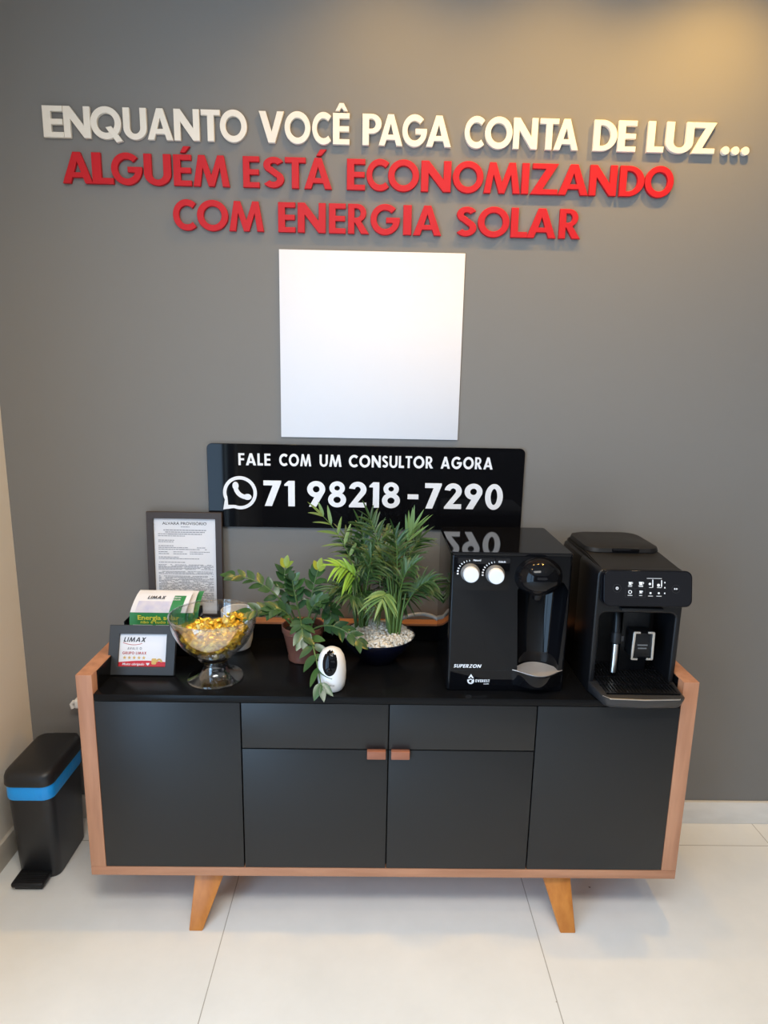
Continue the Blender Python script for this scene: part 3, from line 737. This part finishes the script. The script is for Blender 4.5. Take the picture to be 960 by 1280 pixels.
# --- glossy-leaved plant in the copper pot
px_, py_ = -.247, -.195
zp = thing('potted_plant', 'glossy round-leaved plant in a small copper pot on the sideboard', 'plant', (px_, py_, ZT))
pot = obj('pot', lathe([(0,ZT+.0005),(.040,ZT+.0005),(.043,ZT+.003),(.044,ZT+.012),(.043,ZT+.016),(.050,ZT+.050),(.058,ZT+.086),(.0605,ZT+.088),(.0615,ZT+.104),(.060,ZT+.106),(.0575,ZT+.104),(.055,ZT+.085),(0,ZT+.083)], px_, py_, 44), M['copper'], zp)
obj('soil', lathe([(0,ZT+.092),(.030,ZT+.091),(.0555,ZT+.088),(.0545,ZT+.0845),(0,ZT+.084)], px_, py_, 26), M['soil'], zp)
rz = random.Random(5)
b0 = Vector((px_, py_, ZT+.088))
def zs(dx, dy, mid, tip, first=.3, count=6, ln=.043, wd=.0215, ang=55, droop=.12, mtip=None, m='zz'):
    stalk(zp, b0+Vector((dx, dy, 0)), mid, tip, M[m], M['zzs'], first, count, ln, wd, ang, droop, 'leafy_stalk', (.0034,.0016), rz, fold=.14, mtip=M['zzy'] if mtip else None)
zs(-.02, .0, (-.315,-.20,.915), (-.440,-.215,.928), .30, 7)
zs(-.01, .01, (-.315,-.17,.86), (-.298,-.175,.945), .40, 6, mtip=True)
zs(.00, .0, (-.27,-.20,.87), (-.275,-.21,.915), .34, 6)
zs(.012, .01, (-.225,-.19,.87), (-.203,-.195,.945), .36, 6, mtip=True)
zs(-.02, -.01, (-.31,-.26,.875), (-.405,-.285,.838), .45, 5)
zs(.02, .0, (-.175,-.20,.91), (-.163,-.235,.805), .40, 6)
zs(.02, -.02, (-.17,-.25,.83), (-.085,-.290,.770), .40, 5, .040)
zs(.005, -.03, (-.215,-.31,.83), (-.176,-.425,.705), .45, 5, .048)
zs(.0, -.02, (-.25,-.27,.86), (-.232,-.325,.790), .40, 5)
zs(-.015, -.02, (-.285,-.25,.86), (-.325,-.275,.850), .40, 5)
zs(.01, -.01, (-.22,-.225,.86), (-.190,-.255,.870), .40, 5)
# --- palm in the dark blue pot
qx, qy = -.029, -.192
pp = thing('potted_palm', 'feathery small palm in a dark blue pot topped with white pebbles', 'plant', (qx, qy, ZT))
obj('pot', lathe([(0,ZT+.0005),(.048,ZT+.0005),(.052,ZT+.004),(.066,ZT+.022),(.088,ZT+.046),(.103,ZT+.068),(.1065,ZT+.078),(.1055,ZT+.0805),(.103,ZT+.078),(.098,ZT+.066),(0,ZT+.060)], qx, qy, 56), M['navy'], pp)
b = bmesh.new(); rp = random.Random(9)
lathe([(0,ZT+.088),(.05,ZT+.084),(.097,ZT+.070),(.097,ZT+.066),(0,ZT+.064)], qx, qy, 30, bm=b)
proto = bmesh.new(); bmesh.ops.create_icosphere(proto, subdivisions=1, radius=1)
pv = [v.co.copy() for v in proto.verts]; pf_ = [[v.index for v in f.verts] for f in proto.faces]; proto.free()
for k in range(700):
    r = .0995*math.sqrt(rp.random()); a = rp.uniform(0, 2*PI); zz = ZT + .0925 - 1.7*r*r - .002 + rp.uniform(-.001,.004) + .012*math.exp(-((r*math.cos(a)+.02)**2+(r*math.sin(a)-.05)**2)/.0012)
    R3 = Matrix.Rotation(rp.uniform(0,6), 3, 'X') @ Matrix.Rotation(rp.uniform(0,6), 3, 'Z'); s = rp.uniform(.0038,.0062); sc = Vector((s*rp.uniform(.9,1.4), s, s*rp.uniform(.7,1)))
    vs = [b.verts.new(R3 @ Vector((v.x*sc.x, v.y*sc.y, v.z*sc.z)) + Vector((qx+r*math.cos(a), qy+r*math.sin(a), zz))) for v in pv]
    for f in pf_: b.faces.new([vs[i] for i in f])
o = obj('pebbles', b, M['pebble'], pp, angle=180); o['kind'] = 'stuff'; o['label'] = 'white pebbles covering the soil'
rq = random.Random(17)
C1, C2 = Vector((-.078, -.165, ZT+.083)), Vector((.014, -.205, ZT+.083))
def frond(c, mid, tip, first=.5, count=12, ln=.085, wd=.0080, ang=50, droop=.35, m='palm', jit=.012):
    p0 = c + Vector((rq.uniform(-jit, jit), rq.uniform(-jit, jit), 0))
    stalk(pp, p0, mid, tip, M[m], M['palms'], first, count, ln, wd, ang, droop, 'frond', (.0024,.0008), rq, shape='lance', fold=.35)
# named silhouettes
frond(C1, (-.085,-.19,1.00), (-.190,-.215,1.105), .55, 5, .066, .0105, 62, .12, 'palml', .012)
frond(C2, (.030,-.18,1.00), (.062,-.185,1.060), .80, 4, .080, .0095, 42, .05, 'palml')
frond(C2, (-.02,-.2,1.00), (-.058,-.195,1.095), .42, 14, .074, .0075)
frond(C1, (-.055,-.19,1.0), (-.085,-.20,1.075), .42, 14, .070, .0075)
frond(C1, (-.07,-.22,.95), (-.140,-.265,.975), .52, 9, .070, .0095, 55, .45, 'palmy')
frond(C2, (.0,-.29,.95), (-.022,-.330,.905), .72, 5, .068, .009, 66, .40, 'palml')
frond(C2, (.05,-.2,.93), (.140,-.21,.895), .42, 14, .066, .007, 50, .3)
frond(C2, (.04,-.17,.99), (.085,-.16,1.030), .42, 13, .070, .0075)
frond(C2, (.03,-.22,.99), (.010,-.245,1.060), .45, 13, .074, .0075)
frond(C2, (.02,-.25,.95), (.060,-.290,.990), .45, 12, .066, .0075)
frond(C1, (-.10,-.2,.93), (-.165,-.22,.895), .42, 12, .066, .0075, 52, .4)
frond(C1, (-.08,-.14,.96), (-.130,-.12,1.020), .42, 13, .070, .0075)
frond(C1, (-.06,-.24,.96), (-.050,-.280,1.020), .45, 13, .070, .0075)
frond(C1, (-.09,-.24,.90), (-.110,-.300,.900), .48, 10, .062, .0075, 52, .5)
frond(C2, (.06,-.24,.92), (.110,-.270,.940), .45, 12, .066, .0075)
frond(C2, (.03,-.13,.95), (.060,-.090,1.000), .45, 12, .066, .0075)
for k in range(24):
    c = C1 if k % 2 == 0 else C2; a = rq.uniform(0, 2*PI); r = rq.uniform(.02, .080); h = rq.uniform(.84, 1.05)
    tipv = Vector((-.03 + (c.x+.03)*.6 + r*math.cos(a), -.19 + r*math.sin(a)*.9, h))
    frond(c, (c.x*.7+tipv.x*.3, c.y*.7+tipv.y*.3, h*.75+.26), tipv, .45, 11, .060, .0070, 52, .4)
for c, n in ((C1, 9), (C2, 12)):       # bare upright canes in each clump
    for k in range(n):
        a = 2*PI*k/n; r = .010 + .004*(k % 3)
        p0 = c + Vector((r*math.cos(a), r*math.sin(a), 0)); p1 = c + Vector((2.0*r*math.cos(a), 2.0*r*math.sin(a), .13))
        obj('cane', tube([p0, p0.lerp(p1, .5), p1], [.0032,.0028,.002], 6), M['palms'], pp)

# ------------------------------------------------------------------ white indoor camera
kx, ky = -.152, -.378
t = thing('security_camera', 'small white indoor camera with a black face, in front of the plants', 'camera', (kx, ky, ZT))
prof = [(0,.0005),(.022,.0005),(.030,.003),(.0345,.012),(.0372,.030),(.0380,.052),(.0365,.074),(.0320,.094),(.0240,.1075),(.012,.1145),(0,.1165)]
obj('shell', lathe([(r, ZT+z) for r, z in prof], kx, ky, 44), M['camw'], t)
# black oval face laid on the shell
def shell_r(z):
    for (r0, z0), (r1, z1) in zip(prof[1:], prof[2:]):
        if z0 <= z <= z1: return r0+(r1-r0)*(z-z0)/max(1e-6, z1-z0)
    return .001
b = bmesh.new(); rings = []
for j in range(9):
    q = j/8; ring = []
    for k in range(32):
        a = 2*PI*k/32; du = .0205*q*math.cos(a); z = .0835 + .0315*q*math.sin(a)
        r = max(shell_r(z), .004) + .0012*(1-q**6) + .0002; th = -PI/2 - .10 + du/max(.024, r)
        ring.append(b.verts.new((kx + r*math.cos(th), ky + r*math.sin(th), ZT+z)))
    rings.append(ring)
for a_, c_ in zip(rings, rings[1:]):
    for k in range(32): b.faces.new((a_[k], a_[(k+1)%32], c_[(k+1)%32], c_[k]))
bmesh.ops.remove_doubles(b, verts=b.verts, dist=1e-5)
fc = obj('face_plate', b, M['piano'], t)
obj('lens', ellipsoid((kx-.005, ky-.0375, ZT+.066), .0085, .004, .0085), M['gloss'], fc)
put('maker_text', stand(text_fit('intelbras', -.012, .010, 0, .0028, .0004), kx, ky-.0375, ZT+.025), M['grey'], t)

# ------------------------------------------------------------------ white cable behind the pot
cab = bez((.03,-.062,.742), (.11,-.062,.787), (.165,-.060,.742), 14)+[Vector((.215,-.058,.728))]
o = obj('cable', tube(cab, .0062, 10), M['cable'], loc=(.12,-.06,H)); tag(o, 'white cable arching over the back edge between palm pot and water purifier', 'cable')
# plug peeping out on the wall left of the sideboard
t = thing('power_plug', 'white power plug on the grey wall, peeping out left of the sideboard', 'plug', (-.955, 0, .44))
obj('plug_body', box(-1.000, -.925, -.045, -.009, .420, .452, .006, 3), M['base'], t)
obj('socket_plate', box(-.990, -.910, -.0095, -.0003, .380, .495, .003), M['base'], t)
obj('cord_end', tube([(-.998,-.030,.436),(-1.006,-.032,.440),(-1.012,-.034,.432),(-1.008,-.034,.418)], .006, 8), M['base'], t)

# ------------------------------------------------------------------ water purifier
X0, X1, YF, YB, ZA, ZB = .150, .4610, -.386, -.092, ZT+.0008, 1.053
t = thing('water_purifier', 'glossy black countertop water purifier with two white knobs on the sideboard', 'water purifier', (.305, -.24, ZT))
NX, NR = .3885, .0655
body = bm_mesh(loft([(ZA,(X0+X1)/2,(YF+YB)/2,(X1-X0)/2-.004,(YB-YF)/2-.004,.008),(ZA+.006,(X0+X1)/2,(YF+YB)/2,(X1-X0)/2,(YB-YF)/2,.010),(ZB-.010,(X0+X1)/2,(YF+YB)/2,(X1-X0)/2,(YB-YF)/2,.010),(ZB-.009,(X0+X1)/2,(YF+YB)/2,(X1-X0)/2,(YB-YF)/2,.010)]))
cut = bm_mesh(lathe([(0,.7300),(.053,.7300),(NR,.955),(NR*.8,.975),(NR*.4,.986),(0,.988)], NX, YF, 64))
body = boolean(body, [cut])
put('housing', body, M['piano'], t)
# top lid slab
b = bmesh.new(); cxm, cym, hx, hy = (X0+X1)/2, (YF+YB)/2, (X1-X0)/2, (YB-YF)/2
loft([(ZB-.0085,cxm,cym,hx-.001,hy-.001,.010),(ZB-.003,cxm,cym,hx,hy,.010),(ZB,cxm,cym,hx-.003,hy-.003,.008)], bm=b)
obj('top_lid', b, M['piano'], t)
# dome over the outlet, drooping into the niche
b = bmesh.new(); ellipsoid((.3745, YF+.012, .992), .063, .062, .052, bm=b, u=40, v=26)
hood = obj('outlet_hood', b, M['piano'], t)
obj('outlet_spout', lathe([(0,.930),(.011,.930),(.013,.936),(.013,.955),(0,.955)], .376, YF+.005, 20), M['piano'], hood)
# control strip with knobs
ct = obj('control_panel', box(X0+.006, X0+.150, YF-.0012, YF+.001, .953, ZB-.014, .0006), M['piano'], t)
for kx_, kz_, cap in ((.199, 1.000, 'Natural'), (.2625, .997, 'Gelada')):
    k_ = thing; 
    b = bmesh.new(); lathe([(0,0),(.0245,0),(.0245,.004),(.0225,.008),(.0205,.010),(0,.010)], 0, 0, 36, bm=b); b.transform(Matrix.Translation((kx_, YF-.0012, kz_)) @ Matrix.Rotation(PI/2, 4, 'X'))
    kb = obj('knob', b, M['grey'], ct)
    b = bmesh.new(); lathe([(0,.010),(.0195,.010),(.0200,.013),(.0195,.024),(.0175,.0265),(0,.027)], 0, 0, 36, bm=b); b.transform(Matrix.Translation((kx_, YF-.0012, kz_)) @ Matrix.Rotation(PI/2, 4, 'X'))
    kc = obj('knob_cap', b, M['knob'], t, label='white knob cap')
    b = bmesh.new()
    for j in range(8):
        a = math.radians(95 + j*13); r = .0315
        box(-.0022, .0022, -.0004, 0, -.0006-.0002*j, .0006+.0002*j, bm=b, Mx=Matrix.Translation((kx_+r*math.cos(a), YF-.0013, kz_+r*math.sin(a))) @ Matrix.Rotation(-a, 4, 'Y'))
    obj('dial_marks', b, M['white'], ct, smooth=False)
    put('dial_text', stand(text_fit(cap, .007, .026, 0, .0045, .0003, bold=.02), kx_, YF-.0013, kz_+.0305), M['white'], ct)
put('brand_text', stand(gword('SUPERZON', .167, .238, 0, .0095, shear=.3), 0, YF-.0002, .740), M['white'], t)
drop = [(-.0075,.0045),(0,.0165),(.0075,.0045),(.003,.0045),(0,.0095),(-.003,.0045)]
sw = offs(arc(0, -.003, .0072, .0072, 150, 395, 20), .0019)
sw2 = offs([(-.0065,-.0015),(0,.0018),(.006,-.003),(.0015,-.006)], .0013)
put('maker_logo', stand(joined([prism([drop], .0004), prism([sw], .0004), prism([sw2], .0005), gword('EVEREST', .0125, .0500, -.0065, .0075), text_fit('soft', .034, .048, -.0125, .003, .0004, bold=.02)]), .2145, YF-.0002, .7060), M['white'], t)
# groove lines on the front
obj('front_seam', box(X0+.008, .325, YF-.0004, YF+.001, .7325, .7337), M['gap'], t)
# drip tray: pointed-oval steel dish over a swelling lip
def lens_outline(yb, yf, n=24):
    hw = .0660; o_ = []
    for k in range(n+1): u = -1+2*k/n; o_.append((NX+hw*u, YF - yf*(math.cos(PI*u/2)**1.25)))
    for k in range(1, n): u = 1-2*k/n; o_.append((NX+hw*u, YF + yb*math.cos(PI*u/2)**.9))
    return o_
b = bmesh.new()
def flat_ring(pts, z, bm): return [bm.verts.new((x, y, z)) for x, y in pts]
o1, o2 = lens_outline(.056, .046), lens_outline(.050, .038)
lipl = [(NX+(x-NX)*.96, YF+(y-YF)*.60) for x, y in o1]
r1, r0, r2 = flat_ring(o1, .7315, b), flat_ring(lipl, .694, b), flat_ring(o1, .7345, b)
n = len(r1)
for a_, c_ in ((r0, r1), (r1, r2)):
    for k in range(n): b.faces.new((a_[k], a_[(k+1)%n], c_[(k+1)%n], c_[k]))
b.faces.new(r0[::-1]); b.faces.new(r2)
tr = obj('drip_lip', b, M['piano'], t, angle=50)
b = bmesh.new(); r1 = flat_ring(o2, .7347, b); r2 = flat_ring([(x, y) for x, y in o2], .7362, b); r3 = flat_ring([(NX+(x-NX)*.90, YF+.004+(y-YF-.004)*.86) for x, y in o2], .7352, b)
for a_, c_ in ((r1, r2), (r2, r3)):
    for k in range(n): b.faces.new((a_[k], a_[(k+1)%n], c_[(k+1)%n], c_[k]))
b.faces.new(r1[::-1]); b.faces.new(r3)
obj('drip_dish', b, M['steelt'], t, angle=50)

# ------------------------------------------------------------------ coffee machine
KX0, KX1, KF, KB = .5265, .7545, -.385, -.055
t = thing('coffee_machine', 'black automatic coffee machine at the right end of the sideboard', 'coffee machine', (.641, -.25, ZT))
km = (KX0+KX1)/2; kw = (KX1-KX0)/2
# rear body with rounded shoulders
b = bmesh.new()
loft([(ZT+.0008,km,-.155,kw-.003,.100,.020),(ZT+.010,km,-.155,kw,.103,.022),(.985,km,-.155,kw,.103,.022),(1.006,km,-.155,kw-.004,.100,.022),(1.014,km,-.155,kw-.014,.092,.020)], bm=b)
obj('rear_body', b, M['black'], t)
# front frame with the cup bay cut out
out = [(KX0,ZT+.0008),(KX1,ZT+.0008),(KX1,.995)] + arc(KX1-.016,.995,.016,.018,0,90,6) + arc(KX0+.016,.995,.016,.018,90,180,6)
bay = [(KX0+.016,.706),(KX1-.016,.706),(KX1-.016,.880)] + arc(KX1-.034,.882,.018,.014,0,90,6) + arc(KX0+.034,.882,.018,.014,90,180,6)
put('front_body', stand(prism([out, bay], .150, .006, 3), 0, KF+.150, 0), M['black'], t)
obj('bay_back', box(KX0+.010, KX1-.010, -.263, -.2575, .700, .900), M['blackm'], t)
b = bmesh.new(); box(.628, .704, -.320, -.256, .706, .895, .006, bm=b); obj('brew_group', b, M['black'], t)
# sloping top and hopper lid
b = bmesh.new(); pr = [(-.395,1.011),(-.250,1.022),(-.075,1.022),(-.075,1.010),(-.395,1.004)]
v0 = [b.verts.new((KX0+.010, y, z)) for y, z in pr]; v1 = [b.verts.new((KX1-.010, y, z)) for y, z in pr]
for k in range(5): b.faces.new((v0[k], v0[(k+1)%5], v1[(k+1)%5], v1[k]))
b.faces.new(v0[::-1]); b.faces.new(v1); bmesh.ops.recalc_face_normals(b, faces=b.faces[:]); bmesh.ops.bevel(b, geom=b.edges[:], offset=.003, segments=2, affect='EDGES')
obj('top_cover', b, M['blackm'], t)
b = bmesh.new(); loft([(1.014,km+.002,-.158,.098,.092,.03),(1.024,km+.002,-.158,.104,.097,.036),(1.034,km+.002,-.158,.101,.094,.036),(1.039,km+.002,-.156,.088,.080,.034)], bm=b)
lid = obj('hopper_lid', b, M['blackm'], t)
b = bmesh.new(); box(.607, .682, -.2580, -.235, 1.024, 1.0345, .003, bm=b); obj('lid_catch', b, M['piano'], lid)
# glossy control panel, tilted a little upwards
pw, ph = .226, .092
pts = [(x, z) for x, z in rrect(pw/2, ph/2, .018)]
pm = prism([pts], .030, .003, 3)
PM = Matrix.Translation((.6475, -.3820, .9655)) @ Matrix.Rotation(math.radians(-12), 4, 'X') @ UP
pm.transform(PM); pn = put('control_panel', pm, M['pianob'], t)
def onp(ms, zf=.0302): me = joined(ms); me.transform(PM @ Matrix.Translation((0,0,zf))); return me
def cup(x, y, s=1):
    return [prism([[(x-.0050*s,y+.004*s),(x+.0050*s,y+.004*s),(x+.0035*s,y-.004*s),(x-.0035*s,y-.004*s)]], .0003), prism([offs(arc(x+.0052*s, y+.001*s, .0022*s, .0022*s, -90, 90, 8), .0006*s)], .0003), prism([[(x-.006*s,y-.0062*s),(x+.006*s,y-.0062*s),(x+.006*s,y-.0050*s),(x-.006*s,y-.0050*s)]], .0003)]
def ringo(x, y, r, w=.0009): return [prism([circ(x, y, r, r, 20), circ(x, y, r-w, r-w, 20)], .0003)]
def bar(x0, x1, y, h=.0012): return [prism([[(x0,y),(x1,y),(x1,y+h),(x0,y+h)]], .0003)]
ic = cup(-.046, .013, .85)+bar(-.051,-.041,.0045)+cup(-.019, .013, 1)+bar(-.024,-.013,.0045)+ringo(-.046,-.009,.0048,.0016)+bar(-.052,-.040,-.0180)+cup(-.019,-.008,.7)+bar(-.023,-.015,-.0180)
ic += [prism([circ(.004, .012, .0032, .0032, 16)], .0003)]+bar(.010,.0125,.003,.020)+bar(.002,.010,.0025)+[prism([circ(.026, .009, .0038, .0038, 16)], .0003)]+bar(.0325,.035,.005,.017)+bar(.022,.034,.0025)+bar(-.004,.034,.0255,.0010)
ic += [prism([circ(.006, -.011, .0026, .0026, 14)], .0003), prism([circ(.027, -.011, .0026, .0026, 14)], .0003)]+bar(.000,.012,-.0190)+bar(.021,.034,-.0190)
ic += [prism([circ(.042, y, .0016, .0020, 12)], .0003) for y in (.016,.003,-.011)]
put('icon_print', onp(ic), M['white'], pn, label='two rows of small white icons')
put('power_icon', onp([prism([circ(-.079, .000, .0036, .0036, 16), circ(-.079, .000, .0018, .0018, 12)], .0003)]), M['white'], pn)
put('start_icon', onp([prism([[(x,-.002),(x+.0045,.0004),(x,.0028)]], .0003) for x in (.066,.071)]), M['white'], pn)
bt = ringo(-.079, 0, .0105, .0007)+ringo(.0705, 0, .0105, .0007)
put('button_rings', onp(bt, .0300), M['darkgrey'], pn)
cells = [prism([[(x,y),(x+.024,y),(x+.024,y+.0235),(x,y+.0235)],[(x+.0005,y+.0005),(x+.0235,y+.0005),(x+.0235,y+.023),(x+.0005,y+.023)]], .0002) for x in (-.0585,-.0315) for y in (-.0225,)]
put('icon_cells', onp(cells, .0300), M['darkgrey'], pn)
obj('panel_lip', box(.590, .700, -.400, -.384, .906, .915, .003), M['blackm'], t)
# steam wand
b = bmesh.new(); tube([(.6035,-.330,.893),(.6030,-.345,.870),(.6020,-.352,.830)], .0095, 16, bm=b); wn = obj('steam_wand', b, M['black'], t)
obj('wand_grip', lathe([(.0095,.800),(.0125,.803),(.0130,.826),(.0105,.832)], .6018, -.353, 22, closed=True), M['blackm'], wn)
obj('wand_tip', tube([(.6018,-.353,.806),(.6000,-.358,.762),(.5985,-.361,.722)], [.0082,.0082,.0078], 16), M['steel'], wn, label='steel steam nozzle')
obj('wand_lever', box(.612, .622, -.358, -.346, .806, .823, .003), M['darkgrey'], wn)
# coffee spout with two bright brackets
sp = obj('coffee_spout', box(.6400, .6970, -.366, -.315, .764, .834, .004, 3), M['black'], t)
def bracket(s):
    cx_ = .6685; o_ = [(0,0),(-.0185,0),(-.0225,.004),(-.0195,.076),(-.0160,.080),(0,.080),(0,.0735),(-.0130,.0735),(-.0155,.0065),(0,.0065)]
    o_ = [(-.0115+x*1, y) for x, y in [(0,0),(-.0165,0),(-.0185,.003),(-.0172,.077),(-.0150,.080),(.0015,.080),(.0015,.0745),(-.0105,.0745),(-.0125,.0058),(0,.0058)]]
    return stand(prism([[(cx_+s*-x if s > 0 else cx_+x, y) for x, y in o_]], .006, .0008), 0, -.3655, .7600)
for s in (-1, 1): put('bright_bracket', bracket(s), M['steel'], sp, label='bright metal bracket')
b = bmesh.new(); box(.655, .682, -.3668, -.3658, .799, .8025, bm=b); box(.657, .680, -.3668, -.3658, .790, .7935, bm=b); 
obj('spout_marks', b, M['grey'], sp, smooth=False)
# drip tray
def tray_ring(z, inset, bm):
    f = -.478 + inset*1.2
    pts = [(KX0+.002+inset*.2,-.300),(KX1-.002-inset*.2,-.300),(KX1-.001-inset*.3,-.385),(KX1-.009-inset,f+.012),(KX1-.020-inset,f+.001),(km,f-.004),(KX0+.022+inset,f+.001),(KX0+.011+inset,f+.012),(KX0+.001+inset*.3,-.385)]
    return [bm.verts.new((x, y, z)) for x, y in pts]
b = bmesh.new(); rs = [tray_ring(ZT+.0012,.010,b), tray_ring(ZT+.006,.005,b), tray_ring(ZT+.024,.0005,b), tray_ring(ZT+.030,0,b), tray_ring(ZT+.032,.003,b)]
for a_, c_ in zip(rs, rs[1:]):
    for k in range(9): b.faces.new((a_[k], a_[(k+1)%9], c_[(k+1)%9], c_[k]))
b.faces.new(rs[0][::-1]); b.faces.new(rs[-1])
dt = obj('drip_tray', b, M['darkgrey'], t, angle=40)
b = bmesh.new(); gz = ZT+.0325
for k in range(22):
    x = KX0+.024 + k*.0087; box(x, x+.0045, -.458, -.275, gz, gz+.004, bm=b)
for y in (-.458, -.410, -.365, -.320, -.279): box(KX0+.022, KX1-.021, y, y+.004, gz, gz+.0042, bm=b)
obj('drip_grid', b, M['black'], dt, smooth=False)
obj('tray_trim', tube([(KX0+.012,-.462,ZT+.0300),(KX0+.026,-.4765,ZT+.0300),(km,-.4815,ZT+.0300),(KX1-.026,-.4765,ZT+.0300),(KX1-.012,-.462,ZT+.0300)], .0016, 8), M['steel'], dt, label='bright trim line')

# ------------------------------------------------------------------ pedal bin with blue bag
t = thing('pedal_bin', 'slim black pedal bin with blue bag edge, left of the sideboard', 'bin', (-1.03, -.19, 0))
bcx, bcy = -1.030, -.185
obj('bucket', loft([(.0005,bcx,bcy,.058,.092,.024),(.006,bcx,bcy,.0605,.0945,.026),(.275,bcx,bcy-.003,.066,.106,.028),(.280,bcx,bcy-.003,.066,.106,.028)]), M['bin'], t)
b = bmesh.new(); loft([(.2700,bcx,bcy-.003,.0675,.1075,.029),(.2740,bcx,bcy-.003,.0690,.1092,.030),(.300,bcx,bcy-.003,.0692,.1095,.030),(.317,bcx,bcy-.003,.0680,.1085,.029)], bm=b); obj('bag_edge', b, M['bag'], t, label='blue plastic bag folded over the rim')
b = bmesh.new(); loft([(.3155,bcx,bcy-.004,.0700,.112,.030),(.320,bcx,bcy-.004,.0715,.114,.031),(.341,bcx,bcy-.003,.0712,.1130,.031),(.350,bcx,bcy-.001,.0690,.110,.030),(.3565,bcx,bcy+.003,.0640,.102,.027),(.360,bcx,bcy+.008,.0550,.088,.024)], bm=b); obj('lid', b, M['bin'], t)
obj('hinge_housing', box(bcx-.035, bcx+.050, -.088, -.064, .300, .353, .010, 3), M['bin'], t)
pb = bmesh.new(); box(-1.083, -.989, -.334, -.272, .010, .026, .006, 3, bm=pb); box(-1.076, -.996, -.326, -.276, .0005, .011, .003, bm=pb)
pd = obj('pedal', pb, M['blackm'], t)
b = bmesh.new()
for k in range(5): box(-1.076, -.996, -.3265+.008*k, -.3235+.008*k, .0255, .0272, bm=b)
obj('pedal_ribs', b, M['bin'], pd)
